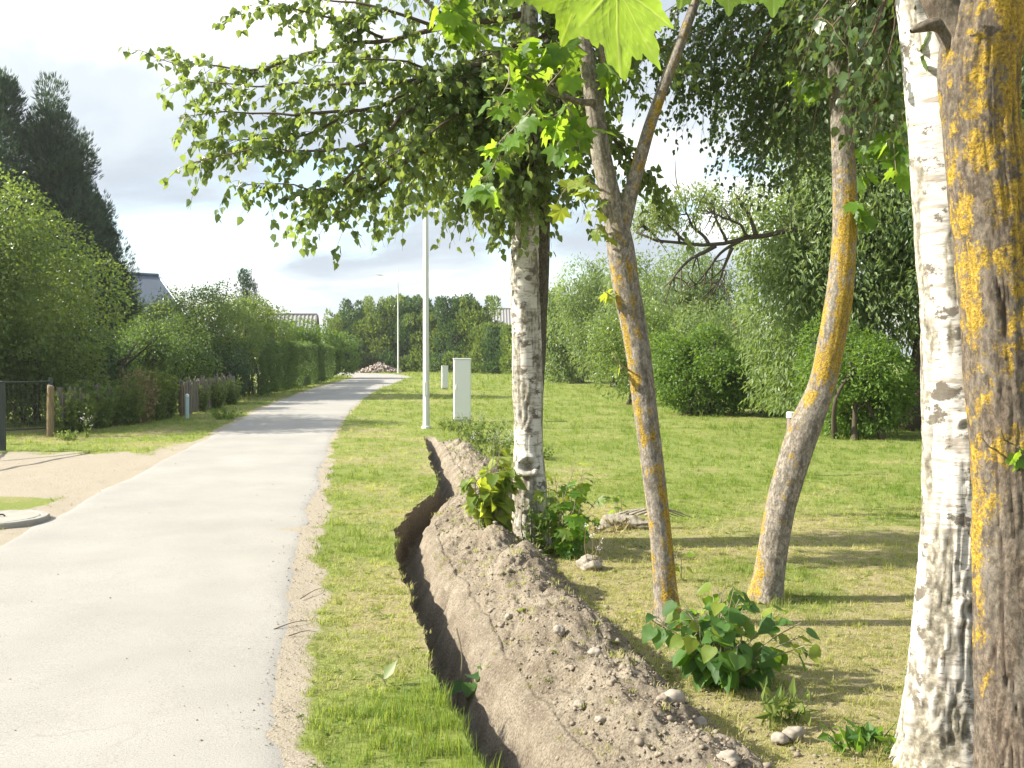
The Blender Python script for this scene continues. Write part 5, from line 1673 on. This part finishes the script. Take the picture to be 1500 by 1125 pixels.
def cabinet(x, y, w, d, h, rz, label):
    t = thing('cable_cabinet', (x, y, 0), label, 'cabinet', 'white cable cabinets on the meadow')
    ca, sa = math.cos(rz), math.sin(rz)
    T_ = lambda lx, ly, z: (x + ca * lx - sa * ly, y + sa * lx + ca * ly, z)
    MB().box(T_(0, 0, -.02), (w * .94, d * .9, .22), rz, .01).build('plinth', M['concrete'], t)
    MB().box(T_(0, 0, .06 + (h - .06) / 2), (w, d, h - .06), rz, .003).build('body', M['cabinet_paint'], t)
    MB().box(T_(0, -d / 2 - .009, .10 + (h - .12) / 2), (w - .03, .018, h - .14), rz, .002).build('door', M['cabinet_paint'], t)
    MB().box(T_(0, -.005, h + .018), (w + .02, d + .03, .03), rz, .008).build('lid', M['cabinet_paint'], t)
    MB().box(T_(-w / 2 + .06, -d / 2 - .025, h * .56), (.028, .022, .12), rz, .006).build('handle', M['galvanised'], t)
    for z in (h * .36, h * .85):
        MB().tube([T_(w / 2 - .012, -d / 2 - .014, z - .04), T_(w / 2 - .012, -d / 2 - .014, z + .04)], .008, 8).build('hinge', M['galvanised'], t)
    return t


cabinet(-1.17, 23.2, .40, .24, 1.46, math.radians(6), 'tall white cable cabinet standing right of the near lamp post')
cabinet(-3.02, 44.5, .29, .2, 1.02, math.radians(9), 'small distant white cabinet behind the tall one')


def vent_pipe():
    x, y = at(1157.5, 620, 13.0)[0], 13.0
    t = thing('vent_pipe', (x, y, 0), 'brown plastic pipe with a white cap sticking out of the meadow behind the bent trunk', 'pipe')
    n = 20
    MB().tube([(x, y, -.1), (x + .005, y, .78)], .047, n).build('pipe', M['brown_plastic'], t, smooth=True)
    MB().tube([(x + .005, y, .755), (x + .005, y, .76), (x + .005, y, .825), (x + .005, y, .835)], [.05, .056, .056, .045], n).build('cap', M['white_plastic'], t)


vent_pipe()

# ------------------------------------------------------------------ rubble, stones, clods, log
def rubble():
    t = thing('rubble_heap', (-16.6 + 4.0, 81, 0), 'heap of broken reddish rubble at the bend of the lane', 'rubble heap')
    rng = np.random.default_rng(12); cx, cy = -11.15, 83.2
    mb = MB()
    for k in range(420):
        u = rng.normal(0, .42); v = rng.normal(0, .4)
        r = math.hypot(u, v)
        if r > 1: continue
        h = .8 * (1 - r ** 1.2) * rng.uniform(.1, 1)
        s = rng.uniform(.08, .2)
        R_, _ = np.linalg.qr(rng.normal(size=(3, 3)))
        mb.box((cx + u * 2.0, cy + v * 1.3, h), (s * 1.6, s, s * .8), 0, .01, R_)
    o = mb.build('rubble', M['brick'], t); o['kind'] = 'stuff'


rubble()
st = [((985, 1025), .046, .03, 'smooth round stone on the crest of the spoil heap beside the shrub'), ((850, 1035), .022, .02, 'reddish stone halfway down the spoil heap'), ((1068, 1112), .035, .022, 'pale stone at the lowest right end of the spoil heap'),
      ((872, 958), .03, .022, 'flat pale stone on the upper slope of the spoil heap'), ((820, 925), .03, .024, 'pair size stone near the straw on the spoil heap'), ((1025, 1060), .03, .022, 'small stone below the round crest stone'),
      ((880, 1055), .022, .014, 'thin brown shard on the spoil heap slope'), ((745, 905), .022, .018, 'small stone at the lip of the trench')]
st[4] = ((820, 925), .03, .024, 'grey stone near dry straw high on the spoil heap')
for i, ((px, py), r, h, lab) in enumerate(st):
    lo, hi = 2.0, 12.0                    # walk the view ray onto the heap
    for k in range(40):
        md = (lo + hi) / 2; p = at(px, py, md)
        if p[2] > float(gz(p[0], p[1])): lo = md
        else: hi = md
    p = at(px, py, lo)
    rock('stone', (p[0], p[1], float(gz(p[0], p[1])) + h * .3), (r, r * .8, h), M['stone'], lab, 'stone', 900 + i, 'stones on the spoil heap')
rock('boulder', (.58, 7.30, .035), (.10, .09, .065), M['stone'], 'pale grey boulder in the grass right of the birch at the trench', 'boulder', 931, base=ICO3)
rock('small_stone', (1.10, 4.02, .02), (.035, .03, .022), M['stone'], 'left one of two pale stones in the grass below the shrub', 'stone', 941, 'stones below the shrub')
rock('small_stone', (1.17, 4.06, .025), (.045, .035, .03), M['stone'], 'right and larger one of two pale stones in the grass below the shrub', 'stone', 942, 'stones below the shrub')


def clods():
    rng = np.random.default_rng(17)
    mb = MB()
    n = 15000
    y = 2.6 + (rng.uniform(0, 1, n) ** 1.6) * 13; u = rng.uniform(-.25, 1.2, n)
    x = E(y) + TW(y) + np.maximum(u, .0); z = gz(x, y)
    s = np.minimum(rng.lognormal(-5.7, .6, n), .02)
    for i in range(n):
        if u[i] < 0: continue
        V, F = ICO1
        d = 1 + (vnoise(V * 2 + i * 3.3, 3) - .5) * .9
        mb.add(np.array([x[i], y[i], z[i] + s[i] * .25]) + V * d[:, None] * s[i] * np.array([1, 1, .75]), [F])
    for i in range(60):
        yy = 2.8 + rng.uniform(0, 1) ** 1.5 * 9; uu = rng.uniform(.1, .85); xx = float(E(yy) + TW(yy)) + uu
        V, F = ICO2; sz = rng.uniform(.010, .026)
        d = 1 + (fbm(V * 1.9 + i * 5.1, 4, 9) - .5) * 1.5
        mb.add(np.array([xx, yy, float(gz(xx, yy)) + sz * .1]) + V * d[:, None] * sz * np.array([1.1, 1, .7]), [F])
    o = mb.build('soil_crumbs', M['clod'], smooth=True)
    tag(o, 'loose crumbs and clods of earth scattered over the spoil heap', 'clods', kind='stuff')


clods()


def grit():
    rng = np.random.default_rng(27); mb = MB(); n = 5200
    y = 2.6 + rng.uniform(0, 1, n) ** 1.5 * 12
    side = rng.uniform(0, 1, n)
    xr = np.interp(y, _ry, _rr) + rng.normal(.10, .13, n)
    xl = np.interp(y, _ry, _rl) - np.abs(rng.normal(.1, .5, n))
    xm = np.interp(y, _ry, _rl) + rng.uniform(0, 1, n) * (np.interp(y, _ry, _rr) - np.interp(y, _ry, _rl))
    x = np.where(side < .62, xr, np.where(side < .86, xl, xm))
    k = sand_f(x, y, road_sd(x, y)) + (road_sd(x, y) < 0) > .4
    x, y = x[k], y[k]; z = HG(x, y); s = np.minimum(rng.lognormal(-6.05, .45, len(x)), .009)
    for i in range(len(x)):
        V, F = ICO1; d = 1 + (vnoise(V * 2 + i * 1.7, 4) - .5) * .9
        mb.add(np.array([x[i], y[i], z[i] + .006 + s[i] * .2]) + V * d[:, None] * s[i] * np.array([1.1, 1, .7]), [F])
    o = mb.build('grit', M['clod']); tag(o, 'grit and tiny pebbles strewn over the sandy edges of the lane', 'grit', kind='stuff')


grit()


def old_log():
    t = thing('log', (1.1, 8.8, 0), 'weathered split log lying on the meadow behind the forked lichen trunk', 'log')
    a, b = np.array([.80, 9.15, .02]), np.array([1.36, 8.95, .06])
    P = spline([a, (a + b) / 2 + [0, .03, .02], b], 50)
    n = 26; V, F = tube_vf(P, np.interp(np.linspace(0, 1, 50), [0, .1, .8, 1], [.05, .085, .06, .025]), n)
    V = V + (fbm(V * [5, 12, 14], 5, 7)[:, None] - .5) * [.05, .10, .13] + np.array([0, 0, -.02])
    obj('trunk', V, [F, np.array([list(range(n))[::-1], [49 * n + i for i in range(n)]])], M['log_wood'], t, smooth=True)
    for k in range(5):
        p = P[12 + 6 * k]
        MB().tube(spline([p + [0, 0, .06], p + [.2, -.05, .12], p + [.45, -.1 + .05 * k, .06 - .01 * k]], 8), np.linspace(.014, .004, 8), 6).build('splinter', M['log_wood'], t, smooth=True)


old_log()
MB().tube(spline([at(895, 905, 6.55), at(860, 893, 6.8), at(838, 882, 7.05)], 10) * [1, 1, 0] + [0, 0, .05], np.linspace(.006, .004, 10), 6)
for i, (p, q, lab) in enumerate([((398, 928), (452, 915), 'longest dry twig lying on the sandy edge of the lane'), ((420, 938), (462, 932), 'short dry twig just below the longest one on the sandy edge'),
                                 ((438, 882), (470, 866), 'thin twig on the sandy edge above the longest one')]):
    def gp(px, py):
        d = 1.6 / ((py - 518) / F_PX); return np.array([(px - 750) / F_PX * d, d, .012])
    a, b = gp(*p), gp(*q); m = (a + b) / 2 + [.01, .02, .012]
    mb = MB(); mb.tube(spline([a, m, b], 12), np.linspace(.0035, .0012, 12), 6)
    o = mb.build('fallen_twig', M['twig'], smooth=True); tag(o, lab, 'twig', 'fallen twigs on the sandy edge')

# burdock-like plant in the trench, plantain leaf on the verge
t = thing('burdock_plant', (-.26, 5.18, -.35), 'small green plant growing out of the trench wall', 'plant')
rngb = np.random.default_rng(3)
bp = np.array([[-.20, 5.20, -.10], [-.17, 5.22, -.06], [-.24, 5.16, -.14], [-.13, 5.19, -.05], [-.22, 5.12, -.12]])
leaf_parts(bp, np.array([[.1, -.6, .1], [.6, -.3, .2], [-.5, -.5, -.1], [.6, -.2, -.3], [-.1, -.8, -.3]]), np.array([[0, -.3, 1.]] * 5), np.array([.12, .11, .12, .10, .09]), T_HEART, 'heart', M['shrub_leaf'], t, np.array([.3, .8, .2, .9, .5]))
mb = MB()
for p in bp: mb.tube(spline([(-.24, 5.22, -.40), (p + [-.24, 5.22, -.40]) / 2 + [0, 0, .03], p], 6), .004, 5)
mb.tube(spline([(-.30, 5.3, -.3), (-.27, 5.3, -.05), (-.30, 5.3, .12)], 6), .004, 5)
mb.build('stem', M['pale_twig'], t)
t = thing('plantain', (-.60, 4.72, 0), 'single long broad leaf standing up from the grass verge', 'plant')
leaf_parts(np.array([[-.62, 4.72, .03], [-.60, 4.74, .02], [-.59, 4.70, .02]]), np.array([[.5, .3, .75], [-.7, .2, .4], [.3, -.7, .4]]), np.array([[-.4, -.7, .6], [.2, -.3, 1], [0, .2, 1]]), np.array([.11, .08, .07]),
           T_OVAL, 'oval', M['willow_leaf'], t, np.array([.9, .5, .3]))
MB().tube([(-.60, 4.72, -.02), (-.62, 4.72, .035)], .004, 5).build('stem', M['pale_twig'], t)

# ------------------------------------------------------------------ grass (one scattered mass)
def tuft_mesh(name, n, h, spread, width, seed, lean=.5):
    rng = np.random.default_rng(seed); V = []; F4 = []; F3 = []
    for k in range(n):
        a = rng.uniform(0, 2 * PI); r = spread * rng.uniform(0, 1) ** .7
        b = np.array([math.cos(a) * r, math.sin(a) * r, -.012]); a2 = a + rng.normal(0, .9)
        hh = h * rng.uniform(.45, 1.1); ln = lean * rng.uniform(.2, 1.2) * hh
        d = np.array([math.cos(a2), math.sin(a2), 0]); s = np.array([-d[1], d[0], 0]) * width * rng.uniform(.6, 1.2)
        c1 = b + d * ln * .35 + [0, 0, hh * .6]; c2 = b + d * ln + [0, 0, hh * (1 - .25 * lean)]
        i = len(V); V += [b - s, b + s, c1 - s * .75, c1 + s * .75, c2]
        F4.append((i, i + 1, i + 3, i + 2)); F3.append((i + 2, i + 3, i + 4))
    me = mesh_np(name, np.array(V), [np.array(F4), np.array(F3)], [M['grass']], smooth=True)
    return bpy.data.objects.new(name, me)


def build_grass():
    rng = np.random.default_rng(23)
    PX, PY, PS, PK = [], [], [], []
    def zone(x0, x1, y0, y1, dens, size, kinds, tall=0.0, f=None):
        n = int((x1 - x0) * (y1 - y0) * dens)
        x = rng.uniform(x0, x1, n); y = rng.uniform(y0, y1, n)
        k = np.abs(x) < .56 * y + .6
        x, y = x[k], y[k]
        s = size * rng.uniform(.6, 1.35, len(x)); kd = rng.choice(kinds, len(x))
        PX.append(x); PY.append(y); PS.append(s); PK.append(kd)
    zone(-2.2, 4.2, 2.6, 5.5, 620, 1.0, [0, 1, 2])
    zone(-3.0, 5.2, 5.5, 8.5, 430, 1.1, [0, 1, 2])
    zone(-5, 7, 8.5, 13, 210, 1.25, [0, 1, 2])
    zone(-11, 11, 13, 20, 75, 1.5, [0, 1, 2])
    zone(-12, 16, 20, 32, 30, 2.0, [0, 1, 2])
    zone(-12, 22, 32, 50, 11, 2.8, [0, 1, 2])
    zone(-12, 26, 50, 85, 4, 4.0, [0, 1])
    x = np.concatenate(PX); y = np.concatenate(PY); s = np.concatenate(PS); kd = np.concatenate(PK)
    sd = road_sd(x, y)
    sand = sand_f(x, y, sd)
    u = x - E(y)
    n1 = fbm(np.stack([x, y], -1) * 9, 3, 33)
    k = (sd > .06) & (rng.uniform(0, 1, len(x)) > sand * 1.25 - .08) & ~((u > -.012) & (u < TW(y) + .01) & (y < 18.9))
    um = u - TW(y)
    wide = np.interp(y, [2, 4, 6, 8, 10, 12, 15, 18], [.74, .80, .84, .86, .78, .72, .68, .6])
    onm = (um > 0) & (um < wide * .9) & (y < 18)
    k &= ~onm | (rng.uniform(0, 1, len(x)) < .085 + .25 * sstep(13, 16, y))
    x, y, s, kd, n1, u, onm, sd = x[k], y[k], s[k], kd[k], n1[k], u[k], onm[k], sd[k]
    kd = np.where((rng.uniform(0, 1, len(x)) < .05 + .10 * (fbm(np.stack([x, y], -1) * 1.6, 2, 35) > .56)) & (y < 14), 3, kd)
    z = gz(x, y)
    dry = dry_f(x, y) + (n1 - .5) * .9
    tint = np.clip(sstep(.05, .75, dry + .18) + rng.normal(0, .18, len(x)), 0, 1)
    tint = np.where(onm & (y < 13), np.clip(.75 + tint * .3, 0, 1), tint)
    tint = np.where(kd == 3, tint * .3, tint)
    lush = sstep(.0, -.35, dry_f(x, y)) * (y < 5)
    tint = tint * (1 - .9 * lush)
    hs = s * (.75 + .9 * sstep(.35, -.3, dry) + 1.1 * lush) * np.where((u < -.01) & (u > -.09) & (y < 12), 1.25, 1)
    hs = hs * np.where(onm, .9, 1) * np.where((y < 5) & (u < 0), 1 - .0 * x, 1)
    hs = hs * np.where((sd < .22) & (y < 14), .8 + .5 * rng.uniform(0, 1, len(x)), 1)
    hs = hs * np.where((rng.uniform(0, 1, len(x)) < .03) & (y > 5), 2.1, 1)
    for tx, ty in ((.11, 8.2), (.28, 8.4), (.91, 5.8), (1.65, 6.4), (1.65, 3.8), (1.7, 3.3), (-1.83, 21.1), (-1.17, 23.2)):
        hs = hs * (1 + 1.1 * np.exp(-((x - tx) ** 2 + (y - ty) ** 2) / .06))
    V = np.stack([x, y, z], -1)
    me = mesh_np('grass', V, [], []) if False else bpy.data.meshes.new('grass')
    me.vertices.add(len(V)); me.vertices.foreach_set('co', V.astype(np.float32).ravel()); me.update()
    def fa(nm, v): me.attributes.new(nm, 'FLOAT', 'POINT').data.foreach_set('value', np.asarray(v, np.float32))
    fa('tint', tint)
    rot = np.stack([rng.normal(0, .12, len(x)), rng.normal(0, .12, len(x)), rng.uniform(0, 2 * PI, len(x))], -1).astype(np.float32)
    me.attributes.new('rot', 'FLOAT_VECTOR', 'POINT').data.foreach_set('vector', rot.ravel())
    sc = np.stack([s, s, hs], -1).astype(np.float32)
    me.attributes.new('siz', 'FLOAT_VECTOR', 'POINT').data.foreach_set('vector', sc.ravel())
    me.attributes.new('pick', 'INT', 'POINT').data.foreach_set('value', kd.astype(np.int32))
    me.materials.append(M['grass'])
    o = bpy.data.objects.new('grass', me); COL.objects.link(o)
    tag(o, 'short mown grass and straw covering the verges and the meadow', 'grass', kind='stuff')
    tufts = [tuft_mesh('grass_tuft', 22, .040, .045, .0016, 1, .8), tuft_mesh('grass_tuft', 17, .055, .040, .0019, 2, .7), tuft_mesh('grass_tuft', 26, .030, .055, .0017, 3, 1.2)]
    tufts.append(tuft_mesh('grass_tuft', 9, .030, .018, .0085, 4, 2.2))
    ng = bpy.data.node_groups.new('scatter_grass', 'GeometryNodeTree')
    ng.interface.new_socket('Geometry', in_out='INPUT', socket_type='NodeSocketGeometry')
    ng.interface.new_socket('Geometry', in_out='OUTPUT', socket_type='NodeSocketGeometry')
    nd, lk = ng.nodes, ng.links
    gi, go = nd.new('NodeGroupInput'), nd.new('NodeGroupOutput')
    iop = nd.new('GeometryNodeInstanceOnPoints')
    gti = nd.new('GeometryNodeGeometryToInstance')
    for tf in reversed(tufts):
        oi = nd.new('GeometryNodeObjectInfo'); oi.inputs['Object'].default_value = tf
        lk.new(oi.outputs['Geometry'], gti.inputs[0])
    def na(nm, typ):
        a = nd.new('GeometryNodeInputNamedAttribute'); a.data_type = typ; a.inputs['Name'].default_value = nm
        return a.outputs['Attribute']
    lk.new(gi.outputs[0], iop.inputs['Points']); lk.new(gti.outputs[0], iop.inputs['Instance'])
    iop.inputs['Pick Instance'].default_value = True
    lk.new(na('pick', 'INT'), iop.inputs['Instance Index'])
    e2r = nd.new('FunctionNodeEulerToRotation'); lk.new(na('rot', 'FLOAT_VECTOR'), e2r.inputs[0])
    lk.new(e2r.outputs[0], iop.inputs['Rotation']); lk.new(na('siz', 'FLOAT_VECTOR'), iop.inputs['Scale'])
    lk.new(iop.outputs[0], go.inputs[0])
    md = o.modifiers.new('scatter', 'NODES'); md.node_group = ng
    print('grass tufts', len(x))


build_grass()
print('tris', sum(len(o.data.loops) - 2 * len(o.data.polygons) for o in SC.objects if o.type == 'MESH'), 'objects', len(SC.objects))

# ------------------------------------------------------------------ thin summer haze
def haze():
    m, nd, lk = mat_new('haze')
    v = N(nd, 'ShaderNodeVolumePrincipled'); v.inputs['Density'].default_value = .00045; v.inputs['Color'].default_value = (.93, .96, 1, 1); v.inputs['Anisotropy'].default_value = .35
    o = N(nd, 'ShaderNodeOutputMaterial'); lk.new(v.outputs[0], o.inputs['Volume'])
    h = MB().box((0, 190, 6.5), (540, 470, 15.5)).build('haze', m)
    tag(h, 'pale summer haze in the air over the lane and the gardens', 'haze', kind='stuff')


haze()
